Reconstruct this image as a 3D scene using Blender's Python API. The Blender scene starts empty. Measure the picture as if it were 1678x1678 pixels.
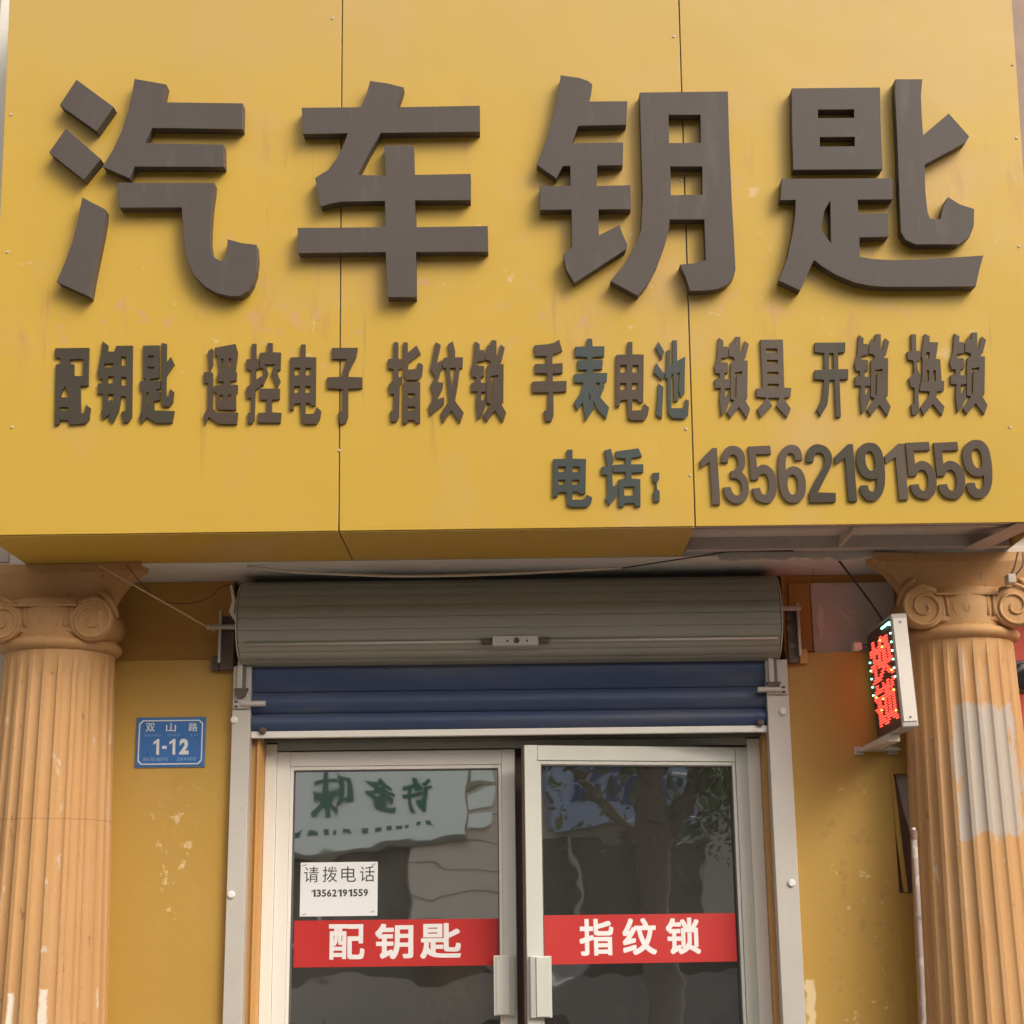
import bpy, bmesh, math, random
from mathutils import Vector, Matrix
from mathutils.geometry import tessellate_polygon
R = math.radians
random.seed(4)
sc = bpy.context.scene

# ---------------------------------------------------------------- camera
CD, CH, FPX = 5.0, 1.5, 2620.0
TH, YAW, ROLL = R(14.1), R(0.35), R(0.65)
fw = Vector((-math.sin(YAW)*math.cos(TH), math.cos(YAW)*math.cos(TH), math.sin(TH)))
rt = Vector((math.cos(YAW), math.sin(YAW), 0)); up = rt.cross(fw)
rt2 = rt*math.cos(ROLL) - up*math.sin(ROLL); up2 = up*math.cos(ROLL) + rt*math.sin(ROLL)
CAM = Vector((0, -CD, CH))
cd = bpy.data.cameras.new('camera'); cam = bpy.data.objects.new('camera', cd); sc.collection.objects.link(cam)
m = Matrix((rt2, up2, -fw)).transposed().to_4x4(); m.translation = CAM; cam.matrix_world = m
cd.sensor_width = 36; cd.lens = 36*FPX/1678; cd.clip_start = .05; cd.clip_end = 500
sc.camera = cam

# ---------------------------------------------------------------- sky, sun, exposure
SUN_AZ, SUN_EL = R(40), R(36)       # azimuth east of the street normal (towards +X from -Y)
w = bpy.data.worlds.new('World'); sc.world = w; w.use_nodes = True
nt = w.node_tree; bg = nt.nodes['Background']
sky = nt.nodes.new('ShaderNodeTexSky'); sky.sky_type = 'NISHITA'; sky.sun_disc = False
sky.sun_elevation = SUN_EL; sky.sun_rotation = R(180) - SUN_AZ
sky.air_density = 1.2; sky.dust_density = 6.0; sky.ozone_density = 1.0
hs = nt.nodes.new('ShaderNodeHueSaturation'); hs.inputs['Saturation'].default_value = .38
nt.links.new(sky.outputs[0], hs.inputs['Color'])
tint = nt.nodes.new('ShaderNodeMixRGB'); tint.blend_type = 'MULTIPLY'; tint.inputs[0].default_value = 1
tint.inputs[2].default_value = (1.0, .965, .92, 1)
nt.links.new(hs.outputs[0], tint.inputs[1]); nt.links.new(tint.outputs[0], bg.inputs['Color'])
bg.inputs['Strength'].default_value = .15
sl = bpy.data.lights.new('sun', 'SUN'); sun = bpy.data.objects.new('sun', sl); sc.collection.objects.link(sun)
sl.energy = .60; sl.angle = R(20); sl.color = (1, .96, .89)
sd = Vector((math.sin(SUN_AZ)*math.cos(SUN_EL), -math.cos(SUN_AZ)*math.cos(SUN_EL), math.sin(SUN_EL)))
sun.rotation_euler = sd.to_track_quat('Z', 'Y').to_euler(); sun.location = (6, -6, 9)
sc.view_settings.view_transform = 'Standard'; sc.view_settings.look = 'None'
sc.view_settings.gamma = 1; sc.view_settings.exposure = .40; sc.view_settings.use_curve_mapping = False

# ---------------------------------------------------------------- projection helpers (pixel of the 1678 px photo -> point on a real plane)
def ray(px, py): return fw + rt2*((px-839)/FPX) - up2*((py-839)/FPX)
def P(px, py, Y):
    d = ray(px, py); t = (Y+CD)/d.y; return CAM + d*t
LEAN = R(4.5)
S0 = Vector((0, -.62, 2.552)); SN = Vector((0, -math.cos(LEAN), -math.sin(LEAN))); SV = Vector((0, -math.sin(LEAN), math.cos(LEAN)))
def SF(x, v, d): return S0 + Vector((x, 0, 0)) + SV*v + SN*d
def S(px, py, off=0):
    d = ray(px, py); o = S0 + SN*off; t = (o-CAM).dot(SN)/d.dot(SN); q = CAM + d*t - S0
    return q.x, q.dot(SV)

# ---------------------------------------------------------------- object helpers
def link(o, parent=None):
    sc.collection.objects.link(o)
    if parent: o.parent = parent; o.matrix_parent_inverse = Matrix.Translation(-parent.location) if parent.parent is None else Matrix.Identity(4)
    return o
def thing(name, label, cat, loc=(0,0,0), group=None):
    o = bpy.data.objects.new(name, None); o.empty_display_size = .1; o.location = loc
    sc.collection.objects.link(o); o['label'] = label; o['category'] = cat
    if group: o['group'] = group
    return o
def tag(o, label=None, cat=None, group=None, kind=None):
    for k, v in (('label', label), ('category', cat), ('group', group), ('kind', kind)):
        if v: o[k] = v
    return o

class MB:
    def __init__(s): s.v = []; s.f = []
    def add(s, vs, fs):
        n = len(s.v); s.v += [Vector(q) for q in vs]; s.f += [[i+n for i in f] for f in fs]; return s
    def hexa(s, q):          # 8 corners: bottom ring 0-3, top ring 4-7
        return s.add(q, [(0,3,2,1),(4,5,6,7),(0,1,5,4),(1,2,6,5),(2,3,7,6),(3,0,4,7)])
    def box(s, x0, x1, y0, y1, z0, z1):
        return s.hexa([(x0,y0,z0),(x1,y0,z0),(x1,y1,z0),(x0,y1,z0),(x0,y0,z1),(x1,y0,z1),(x1,y1,z1),(x0,y1,z1)])
    def sbox(s, x0, x1, v0, v1, d0, d1):   # box in the sign's frame
        return s.hexa([SF(x0,v0,d1),SF(x1,v0,d1),SF(x1,v0,d0),SF(x0,v0,d0),SF(x0,v1,d1),SF(x1,v1,d1),SF(x1,v1,d0),SF(x0,v1,d0)])
    def tube(s, pts, r, n=8, closed_ends=True):
        pts = [Vector(p) for p in pts]; rings = []; prev = None
        for i, p in enumerate(pts):
            t = (pts[min(i+1, len(pts)-1)] - pts[max(i-1, 0)]).normalized()
            a = prev if prev is not None else (Vector((0,0,1)) if abs(t.z) < .9 else Vector((1,0,0)))
            b = t.cross(a).normalized(); a = b.cross(t).normalized(); prev = a
            rr = r[i] if isinstance(r, (list, tuple)) else r
            rings.append([p + (a*math.cos(2*math.pi*k/n) + b*math.sin(2*math.pi*k/n))*rr for k in range(n)])
        vs = [q for ring in rings for q in ring]; fs = []
        for i in range(len(rings)-1):
            for k in range(n):
                fs.append((i*n+k, i*n+(k+1) % n, (i+1)*n+(k+1) % n, (i+1)*n+k))
        if closed_ends: fs.append(tuple(range(n))[::-1]); fs.append(tuple((len(rings)-1)*n+k for k in range(n)))
        return s.add(vs, fs)
    def loft(s, rings, caps=True, close=True):
        n = len(rings[0]); vs = [q for r_ in rings for q in r_]; fs = []
        for i in range(len(rings)-1):
            for k in range(n if close else n-1):
                fs.append((i*n+k, i*n+(k+1) % n, (i+1)*n+(k+1) % n, (i+1)*n+k))
        if caps: fs.append(tuple(range(n))[::-1]); fs.append(tuple((len(rings)-1)*n+k for k in range(n)))
        return s.add(vs, fs)
    def prism(s, loops, fn, d0, d1):
        """loops: [outer, hole...] of 2D points; fn(x, y, d) -> Vector; d1 is the front."""
        flat = [p for lp in loops for p in lp]
        tris = tessellate_polygon([[Vector((a, b, 0)) for a, b in lp] for lp in loops])
        n = len(flat); fs = []
        def ccw(t):
            (ax, ay), (bx, by), (cx, cy) = (flat[i] for i in t)
            return (bx-ax)*(cy-ay) - (by-ay)*(cx-ax) > 0
        for t in tris:
            t = tuple(t) if ccw(t) else tuple(t)[::-1]
            fs.append(tuple(i+n for i in t)); fs.append(t[::-1])
        k = 0
        for lp in loops:
            L = len(lp)
            for i in range(L): fs.append((k+i, k+(i+1) % L, k+(i+1) % L+n, k+i+n))
            k += L
        return s.add([fn(a, b, d0) for a, b in flat] + [fn(a, b, d1) for a, b in flat], fs)
    def build(s, name, mt, parent=None, bev=0, smooth=False, fix=True):
        me = bpy.data.meshes.new(name)
        org = Vector(parent.location) if (parent and parent.parent is None) else Vector((0,0,0))
        me.from_pydata([tuple(q) for q in s.v], [], s.f)
        if fix:
            bm = bmesh.new(); bm.from_mesh(me); bmesh.ops.recalc_face_normals(bm, faces=bm.faces); bm.to_mesh(me); bm.free()
        me.materials.append(mt)
        if smooth:
            for p in me.polygons: p.use_smooth = True
        o = bpy.data.objects.new(name, me); sc.collection.objects.link(o)
        if parent:
            o.parent = parent
            o.matrix_parent_inverse = wm(parent).inverted()
        if bev:
            b = o.modifiers.new('bevel', 'BEVEL'); b.width = bev; b.segments = 2; b.limit_method = 'ANGLE'; b.angle_limit = R(35)
        return o
def wm(o):
    a = Matrix.LocRotScale(o.location, o.rotation_euler, o.scale)
    return (wm(o.parent) @ o.matrix_parent_inverse @ a) if o.parent else a

# ---------------------------------------------------------------- materials
def _lnk(t, a, b): t.links.new(a, b)
def _math(t, op, a, b=None, clamp=False):
    n = t.nodes.new('ShaderNodeMath'); n.operation = op; n.use_clamp = clamp
    for i, q in enumerate((a, b)):
        if q is None: continue
        if isinstance(q, (int, float)): n.inputs[i].default_value = q
        else: t.links.new(q, n.inputs[i])
    return n.outputs[0]
def _noise(t, scale, detail=4, rough=.55, vec=None, stretch=None):
    n = t.nodes.new('ShaderNodeTexNoise'); n.inputs['Scale'].default_value = scale
    n.inputs['Detail'].default_value = detail; n.inputs['Roughness'].default_value = rough
    src = t.nodes.new('ShaderNodeNewGeometry').outputs['Position']
    if stretch:
        mp = t.nodes.new('ShaderNodeMapping'); mp.inputs['Scale'].default_value = stretch; t.links.new(src, mp.inputs[0]); src = mp.outputs[0]
    t.links.new(src, n.inputs['Vector']); return n.outputs['Fac']
def _mask(t, box, soft=.01, amp=.03, nscale=12, thr=None, tscale=40, tw=.05, stretch=None):
    pos = t.nodes.new('ShaderNodeNewGeometry').outputs['Position']
    sx = t.nodes.new('ShaderNodeSeparateXYZ'); t.links.new(pos, sx.inputs[0])
    out = None
    if box:
        n1 = _math(t, 'MULTIPLY', _math(t, 'SUBTRACT', _noise(t, nscale, 5, .6, stretch=stretch), .5), amp*2)
        x = _math(t, 'ADD', sx.outputs[0], n1); z = _math(t, 'ADD', sx.outputs[2], n1)
        x0, x1, z0, z1 = box
        u = _math(t, 'MINIMUM', _math(t, 'SUBTRACT', x, x0), _math(t, 'SUBTRACT', x1, x))
        v = _math(t, 'MINIMUM', _math(t, 'SUBTRACT', z, z0), _math(t, 'SUBTRACT', z1, z))
        out = _math(t, 'DIVIDE', _math(t, 'MINIMUM', u, v), soft, clamp=True)
    if thr is not None:
        n2 = _noise(t, tscale, 5, .6, stretch=stretch)
        q = _math(t, 'DIVIDE', _math(t, 'SUBTRACT', n2, thr), tw, clamp=True)
        out = _math(t, 'MULTIPLY', out, q) if out is not None else q
    return out
def mat(name, col, rough=.6, metal=0, var=.12, vscale=3, fine=.04, bump=.15, bscale=120, layers=(), spec=.5, stretch=None, coat=0, warp=0):
    """procedural paint / plaster / metal; layers = [(colour, mask kwargs, opacity)]"""
    mt = bpy.data.materials.new(name); mt.use_nodes = True; t = mt.node_tree; b = t.nodes['Principled BSDF']
    n1 = _noise(t, vscale, 5, .6, stretch=stretch); n2 = _noise(t, vscale*14, 3, .6)
    f = _math(t, 'ADD', _math(t, 'MULTIPLY', _math(t, 'SUBTRACT', n1, .5), var*2), _math(t, 'MULTIPLY', _math(t, 'SUBTRACT', n2, .5), fine*2))
    f = _math(t, 'ADD', f, 1)
    mu = t.nodes.new('ShaderNodeVectorMath'); mu.operation = 'SCALE'; mu.inputs[0].default_value = col; t.links.new(f, mu.inputs['Scale'])
    c = mu.outputs[0]
    for lay in layers:
        lc, kw = lay[0], lay[1]; op = lay[2] if len(lay) > 2 else 1
        mk = _mask(t, **kw)
        if op != 1: mk = _math(t, 'MULTIPLY', mk, op)
        mx = t.nodes.new('ShaderNodeMix'); mx.data_type = 'RGBA'; t.links.new(mk, mx.inputs[0])
        t.links.new(c, mx.inputs[6]); mx.inputs[7].default_value = (*lc, 1); c = mx.outputs[2]
    t.links.new(c, b.inputs['Base Color'])
    b.inputs['Metallic'].default_value = metal; b.inputs['Specular IOR Level'].default_value = spec
    if coat: b.inputs['Coat Weight'].default_value = coat; b.inputs['Coat Roughness'].default_value = .15
    rr = _math(t, 'ADD', _math(t, 'MULTIPLY', _math(t, 'SUBTRACT', n1, .5), .25), rough, clamp=True); t.links.new(rr, b.inputs['Roughness'])
    if bump:
        bp = t.nodes.new('ShaderNodeBump'); bp.inputs['Strength'].default_value = bump; bp.inputs['Distance'].default_value = .002
        t.links.new(_noise(t, bscale, 4, .6), bp.inputs['Height']); t.links.new(bp.outputs[0], b.inputs['Normal'])
        if warp:
            b2 = t.nodes.new('ShaderNodeBump'); b2.inputs['Strength'].default_value = 1; b2.inputs['Distance'].default_value = warp
            t.links.new(_noise(t, 3.5, 2, .5), b2.inputs['Height']); t.links.new(b2.outputs[0], bp.inputs['Normal'])
    return mt
def emis(name, col, s):
    mt = bpy.data.materials.new(name); mt.use_nodes = True; t = mt.node_tree; b = t.nodes['Principled BSDF']
    b.inputs['Base Color'].default_value = (*col, 1); b.inputs['Emission Color'].default_value = (*col, 1); b.inputs['Emission Strength'].default_value = s
    return mt
def glass(name, refl, tr, wob=.25, seed=0):
    mt = bpy.data.materials.new(name); mt.use_nodes = True; t = mt.node_tree; t.nodes.clear()
    out = t.nodes.new('ShaderNodeOutputMaterial'); g = t.nodes.new('ShaderNodeBsdfGlossy'); g.inputs['Roughness'].default_value = .015
    g.inputs['Color'].default_value = (.93, .97, .93, 1)
    tr_ = t.nodes.new('ShaderNodeBsdfTransparent'); tr_.inputs['Color'].default_value = (*tr, 1)
    mx = t.nodes.new('ShaderNodeMixShader'); mx.inputs[0].default_value = refl
    bp = t.nodes.new('ShaderNodeBump'); bp.inputs['Strength'].default_value = 1; bp.inputs['Distance'].default_value = wob*.01
    n = _noise(t, 3.2+seed, 2, .45, stretch=(1, 1, 1.3)); t.links.new(n, bp.inputs['Height']); t.links.new(bp.outputs[0], g.inputs['Normal'])
    t.links.new(tr_.outputs[0], mx.inputs[1]); t.links.new(g.outputs[0], mx.inputs[2])
    df_ = t.nodes.new('ShaderNodeBsdfDiffuse'); df_.inputs['Color'].default_value = (.55, .50, .44, 1)
    m2 = t.nodes.new('ShaderNodeMixShader'); dn_ = _noise(t, 5, 5, .65, stretch=(1, 1, .5))
    t.links.new(_math(t, 'ADD', _math(t, 'MULTIPLY', dn_, .07), .004), m2.inputs[0])
    t.links.new(mx.outputs[0], m2.inputs[1]); t.links.new(df_.outputs[0], m2.inputs[2]); t.links.new(m2.outputs[0], out.inputs[0])
    return mt

M = {}
YEL = (.590, .374, .052)
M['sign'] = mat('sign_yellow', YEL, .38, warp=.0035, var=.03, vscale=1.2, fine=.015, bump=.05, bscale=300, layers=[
    ((.58, .37, .18), dict(box=None, thr=.53, tscale=2.2, tw=.22), .6),
    ((.53, .37, .14), dict(box=(-2, 2, 3.65, 5), soft=.5, amp=.3, nscale=2), .5),  # paler top band: sheen of the reflected sky, painted into the colour
    ((.40, .24, .07), dict(box=(-2, 2, 2.7, 3.75), soft=.2, amp=.1, thr=.63, tscale=16, tw=.08, stretch=(2, 1, .10)), .5),
    ((.50, .26, .10), dict(box=(-2, 2, 2.95, 3.9), soft=.2, amp=.1, thr=.575, tscale=11, tw=.1, stretch=(1, 1, .22)), .5),
    ((.60, .33, .19), dict(box=(-1.6, 1.6, 3.0, 3.5), soft=.15, amp=.1, thr=.60, tscale=16, tw=.08), .55),
    ((.72, .55, .34), dict(box=(-1.6, 1.6, 2.9, 3.9), soft=.2, amp=.1, thr=.66, tscale=14, tw=.06), .55),
    ((.30, .17, .06), dict(box=None, thr=.745, tscale=38, tw=.03), .8)])
M['letter'] = mat('letter_brown', (.092, .076, .067), .55, var=.14, vscale=3, fine=.06, bump=.15, spec=.35, layers=[
    ((.15, .125, .105), dict(box=None, thr=.60, tscale=10, tw=.15, stretch=(1.5, 1, .35)), .5),
    ((.22, .18, .15), dict(box=None, thr=.735, tscale=45, tw=.03), .7)])
M['letter_side'] = M['letter']
M['acr_brown'] = mat('acrylic_brown', (.078, .053, .035), .4, var=.16, vscale=7, fine=.04, bump=.08)
M['acr_dark'] = mat('acrylic_dark_olive', (.060, .048, .031), .4, var=.12, vscale=7, fine=.04, bump=.08)
M['acr_teal'] = mat('acrylic_faded_teal', (.055, .066, .062), .4, var=.12, vscale=7, fine=.04, bump=.08)
M['acr_grey'] = mat('acrylic_faded_grey', (.100, .073, .053), .4, var=.12, vscale=7, fine=.04, bump=.08)
WY = (.48, .285, .055)
M['wall'] = mat('yellow_wall_panel', WY, .55, var=.07, vscale=2.5, fine=.03, bump=.2, bscale=70, layers=[
    ((.64, .36, .15), dict(box=None, thr=.56, tscale=3.2, tw=.2), .35),
    ((.74, .56, .30), dict(box=(-1.17, -.99, 1.47, 1.90), soft=.06, amp=.05, thr=.585, tscale=26, tw=.05, stretch=(1.2, 1, .8)), .8),
    ((.46, .27, .07), dict(box=(-1.17, -.99, 1.47, 1.90), soft=.06, amp=.05, thr=.52, tscale=17, tw=.08), .5),
    ((.74, .56, .30), dict(box=(.93, 1.12, 1.15, 1.9), soft=.05, amp=.04, thr=.615, tscale=24, tw=.05), .75),
    ((.36, .20, .06), dict(box=(.88, 1.14, 1.15, 1.9), soft=.05, amp=.04, thr=.57, tscale=19, tw=.06), .5),
    ((.38, .20, .05), dict(box=None, thr=.66, tscale=7, tw=.02, stretch=(1, 1, .5)), .25),
    ((.72, .55, .32), dict(box=None, thr=.735, tscale=33, tw=.02), .6),
    ((.07, .04, .02), dict(box=(-1.14, -1.0, 1.53, 1.60), soft=.01, amp=.01, thr=.69, tscale=60, tw=.02), .9),
    ((.75, .60, .36), dict(box=(.83, .862, 1.15, 1.30), soft=.006, amp=.02, nscale=30), .8)])
M['recess'] = mat('painted_upper_wall', (.56, .30, .07), .65, var=.1, vscale=3, bump=.3, bscale=60)
COL = (.52, .285, .112)
def colmat(name, patches):
    base = [((.54, .34, .18), dict(box=None, thr=.50, tscale=5, tw=.2, stretch=(1.5, 1.5, .35)), .6),
            ((.38, .17, .06), dict(box=None, thr=.60, tscale=11, tw=.12, stretch=(1.4, 1.4, .3)), .45),
            ((.20, .10, .05), dict(box=None, thr=.66, tscale=30, tw=.03, stretch=(1.5, 1.5, .5)), .6),
            ((.62, .50, .40), dict(box=None, thr=.67, tscale=22, tw=.03, stretch=(1.6, 1.6, .3)), .7)]
    return mat(name, COL, .7, var=.1, vscale=4, fine=.05, bump=.45, bscale=55, layers=base+patches)
M['colL'] = colmat('orange_column_paint_streaked', [
    ((.22, .11, .05), dict(box=(-1.7, -1.2, 1.782, 1.786), soft=.0015, amp=.003, nscale=6), .6),
    ((.72, .66, .56), dict(box=(-1.60, -1.575, 1.0, 1.42), soft=.008, amp=.02, nscale=9), .9),
    ((.72, .66, .56), dict(box=(-1.475, -1.455, .9, 1.30), soft=.006, amp=.012, nscale=12), .9),
    ((.72, .66, .56), dict(box=(-1.385, -1.36, .9, 1.31), soft=.006, amp=.014, nscale=12), .9),
    ((.60, .50, .42), dict(box=(-1.40, -1.35, 1.4, 2.15), soft=.01, amp=.02, thr=.60, tscale=22, tw=.05, stretch=(1, 1, .4)), .8)])
M['colR'] = colmat('orange_column_paint_plastered', [
    ((.44, .375, .315), dict(box=(1.262, 1.45, 1.70, 2.09), soft=.01, amp=.075, nscale=15, stretch=(1.3, 1, .45)), .94),
    ((.48, .41, .34), dict(box=(1.265, 1.45, 1.98, 2.27), soft=.04, amp=.05, thr=.48, tscale=14, tw=.1, stretch=(1, 1, .3)), .7),
    ((.70, .42, .26), dict(box=(1.14, 1.24, 1.4, 2.2), soft=.02, amp=.03, thr=.5, tscale=9, tw=.2, stretch=(1, 1, .3)), .4)])  # warm tint painted on the left side, adding to the LED's red glow
M['plaster'] = mat('grey_white_plaster', (.74, .71, .65), .8, var=.12, vscale=5, bump=.6, bscale=45)
M['rough_plaster'] = mat('torn_plaster_edge', (.58, .52, .45), .85, var=.2, vscale=18, bump=1, bscale=60)
M['alu'] = mat('brushed_aluminium', (.86, .82, .74), .35, .05, var=.05, vscale=6, fine=.02, bump=.06, bscale=400, stretch=(1, 1, .2),
    layers=[((.36, .32, .27), dict(box=None, thr=.67, tscale=16, tw=.08), .5)])
M['alu_cool'] = mat('cool_aluminium', (.60, .595, .53), .38, .1, var=.06, vscale=6, fine=.02, bump=.06, bscale=400,
    layers=[((.36, .34, .30), dict(box=None, thr=.66, tscale=16, tw=.08), .5)])
M['rail'] = mat('galvanised_rail', (.56, .52, .46), .5, .1, var=.07, vscale=5, fine=.03, bump=.1,
    layers=[((.28, .24, .2), dict(box=None, thr=.70, tscale=26, tw=.05), .6)])
M['slat'] = mat('grey_green_slat', (.36, .355, .285), .45, .15, warp=.012, var=.16, vscale=3, fine=.04, bump=.08, stretch=(.3, 1, 1),
    layers=[((.13, .12, .09), dict(box=None, thr=.62, tscale=8, tw=.15, stretch=(.3, 1, 2)), .4)])
M['blue'] = mat('blue_slat', (.05, .075, .155), .48, .1, warp=.012, var=.2, vscale=3, fine=.04, bump=.06, stretch=(.3, 1, 1),
    layers=[((.15, .145, .13), dict(box=None, thr=.50, tscale=4, tw=.2, stretch=(.25, 1, 2)), .55)])
M['dark'] = mat('dark_rubber', (.09, .075, .07), .7, bump=.1)
M['seal'] = mat('brown_edge_seal', (.22, .15, .12), .7)
M['rust'] = mat('rusty_dark_steel', (.13, .10, .08), .65, .3, var=.3, vscale=25, bump=.3, layers=[((.34, .30, .26), dict(box=None, thr=.55, tscale=22, tw=.1), .6)])
M['redpaint'] = mat('red_primer', (.30, .05, .03), .6)
M['wood'] = mat('orange_painted_reveal', (.60, .32, .10), .6, var=.12, vscale=5, stretch=(1, 1, .2), bump=.2)
M['head'] = mat('grey_head_frame', (.40, .40, .345), .45, .2, var=.12, vscale=7, stretch=(.3, 1, 1),
    layers=[((.16, .14, .11), dict(box=None, thr=.6, tscale=9, tw=.1, stretch=(.3, 1, 2)), .5)])
M['lintel'] = mat('dark_lintel', (.16, .15, .12), .7, var=.15)
M['red'] = mat('red_vinyl', (.52, .035, .032), .35, var=.06, vscale=6, fine=.02, bump=.04)
M['white'] = mat('white_print', (.82, .78, .76), .5, var=.02, bump=0)
M['paper'] = mat('white_paper', (.78, .78, .78), .6, var=.03, vscale=9, bump=.1, bscale=30)
M['ink'] = mat('black_ink', (.05, .05, .05), .6, bump=0)
M['clip'] = mat('clear_tape', (.52, .52, .50), .3, bump=0)
M['pblue'] = mat('plate_blue_enamel', (.045, .15, .40), .3, var=.07, vscale=8, fine=.02, bump=.03, coat=.3)
M['pedge'] = mat('plate_edge', (.12, .18, .24), .4)
M['pwhite'] = mat('plate_white', (.66, .68, .68), .4, var=.05, bump=0)
M['ppale'] = mat('plate_pale_blue', (.20, .34, .56), .4, var=.1, bump=0)
M['led_case'] = mat('led_case_white', (.76, .68, .61), .4, var=.05, vscale=10, bump=.05)
M['led_trim'] = mat('led_trim', (.50, .45, .41), .4)
M['led_panel'] = mat('led_panel_brown', (.10, .065, .052), .5)
M['led_red'] = emis('led_red', (1, .07, .045), 2.0)
M['led_green'] = emis('led_green', (.30, 1, .72), 3.5)
M['led_yellow'] = emis('led_yellow', (1, .75, .15), 3)
M['tube'] = mat('frame_tube_steel', (.50, .43, .37), .6, .1, var=.25, vscale=14, bump=.3)
M['foam'] = mat('weathered_board', (.72, .62, .54), .5, var=.12, vscale=4, bump=.15)
M['glue'] = mat('white_glue', (.80, .77, .70), .5, bump=.3)
M['cavity'] = mat('cavity_brown', (.27, .155, .12), .85, var=.3, vscale=20, bump=.6)
M['pipe'] = mat('stained_pipe', (.38, .30, .26), .7, var=.2, vscale=20, bump=.4, layers=[((.52, .46, .40), dict(box=None, thr=.54, tscale=24, tw=.06), .8), ((.16, .11, .09), dict(box=None, thr=.62, tscale=31, tw=.05), .7)])
M['cablew'] = mat('white_cable', (.62, .56, .47), .5, bump=0)
M['cabley'] = mat('tan_cable', (.62, .45, .28), .5, bump=0)
M['cableb'] = mat('black_cable', (.05, .035, .03), .5, bump=0)
M['cabler'] = mat('red_wire', (.40, .06, .04), .5, bump=0)
M['redwall'] = mat('red_neighbour_wall', (.50, .055, .03), .55, var=.12, vscale=4, bump=.2)
M['pale'] = mat('pale_neighbour_wall', (.62, .57, .48), .8, var=.1, vscale=3, bump=.4)
M['greybrown'] = mat('neighbour_fascia', (.30, .22, .18), .7, var=.35, vscale=9, bump=.4, layers=[((.55, .55, .54), dict(box=(1.46, 1.55, 2.6, 4.6), soft=.02, amp=.05, nscale=5), .8)])
M['inside'] = mat('interior_paint', (.30, .27, .24), .8, var=.1)
M['insidefl'] = mat('interior_floor', (.22, .2, .18), .4, var=.1)
M['asphalt'] = mat('asphalt', (.075, .072, .07), .85, var=.15, vscale=2, bump=.8, bscale=60)
M['paver'] = mat('pavement_tile', (.21, .19, .17), .75, var=.12, vscale=2, bump=.4)
M['line'] = mat('road_paint', (.7, .7, .66), .6)
M['tile'] = mat('brown_tile_facade', (.66, .56, .48), .6, var=.12, vscale=2, bump=.2)
M['opp'] = mat('opposite_concrete', (.52, .49, .44), .8, var=.12, vscale=1, bump=.4)
M['oppdark'] = mat('opposite_shop_dark', (.12, .115, .105), .3, bump=.05)
M['board'] = mat('white_sign_board', (.88, .92, .88), .5, var=.06, vscale=2, bump=.05)
M['green'] = mat('green_sign_letter', (.035, .16, .12), .5)
M['boardb'] = mat('pale_blue_board', (.34, .42, .60), .5, var=.1)
M['navy'] = mat('navy_letter', (.06, .08, .22), .5)
M['bark'] = mat('tree_bark', (.15, .135, .12), .9, var=.3, vscale=10, bump=1, bscale=30)
M['leaf'] = mat('tree_leaf', (.10, .14, .07), .6, var=.35, vscale=3, bump=0)
M['car'] = mat('grey_car_paint', (.20, .20, .21), .3, .4, var=.04, bump=0, coat=.6)
M['carglass'] = mat('car_glass', (.02, .022, .025), .08, bump=0)
M['tyre'] = mat('tyre', (.03, .03, .03), .8)
M['g_left'] = glass('coated_glass_left', .86, (.34, .34, .31), .10, 0)
M['g_right'] = glass('coated_glass_right', .60, (.34, .34, .31), .10, .7)

# ---------------------------------------------------------------- setting
b = MB(); b.box(-60, 60, -60, 40, -.5, -.15); tag(b.build('ground', M['asphalt']), 'dark ground below the street', kind='structure')
b = MB(); b.box(-40, 40, -13, -3.2, -.15, -.12); tag(b.build('road', M['asphalt']), 'asphalt road in front of the shop', kind='structure')
pv = MB().box(-40, 40, -3.0, .2, -.15, -.02).build('pavement', M['paver']); tag(pv, 'tiled pavement before the shop', kind='structure')
tag(MB().box(-40, 40, -3.2, -3.0, -.15, .0).build('kerb', M['plaster']), 'grey kerb stone', kind='structure')
pv2 = MB().box(-40, 40, -17.0, -13.2, -.15, -.02).build('pavement', M['paver']); tag(pv2, 'pavement on the far side of the road', kind='structure')
tag(MB().box(-40, 40, -13.2, -13.0, -.15, .0).build('kerb', M['plaster']), 'grey kerb stone of the far pavement', kind='structure')
for i in range(-6, 7): tag(MB().box(i*5, i*5+2.2, -8.08, -7.95, -.119, -.116).build('road_marking', M['line']), 'white dashed road line', kind='structure', group='dashed centre line')

# ---------------------------------------------------------------- shop building
bld = thing('shop_building', 'small yellow-painted shop building with recessed doorway', 'building')
RXL, RXLi, RXR, RXRi = -.908, -.852, .824, .756       # shutter rail edges
MB().box(-1.52, RXL-.001, 0, .03, -.02, 2.287).build('wall_panel', M['wall'], bld)
MB().box(RXR+.004, 1.132, 0, .03, -.02, 2.287).build('wall_panel', M['wall'], bld)
MB().box(1.1322, 1.45, .002, .03, -.02, 1.548).build('wall_panel', M['wall'], bld)
MB().box(1.1322, 1.45, .002, .03, 1.906, 2.287).build('wall_panel', M['wall'], bld)
MB().prism([[(1.131, 1.906), (1.138, 1.906), (1.158, 1.55), (1.146, 1.55), (1.1335, 1.72)]], lambda x, z, d: Vector((x, -d, z)), -.004, .006).build('torn_edge_strip', M['wall'], bld)
MB().box(1.08, 1.45, .031, .06, 1.4, 2.0).build('wall_cavity', M['cavity'], bld)
MB().box(-1.72, RXL-.02, .04, .4, 2.0, 2.547).build('upper_wall', M['recess'], bld)
MB().box(RXR+.01, 1.72, .06, .4, 2.0, 2.547).build('upper_wall', M['recess'], bld)
MB().box(-1.72, -1.0, .055, .4, -.02, 1.999).build('wall_core', M['recess'], bld)
MB().box(1.0, 1.72, .41, .5, -.02, 1.999).build('wall_core', M['recess'], bld)
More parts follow.
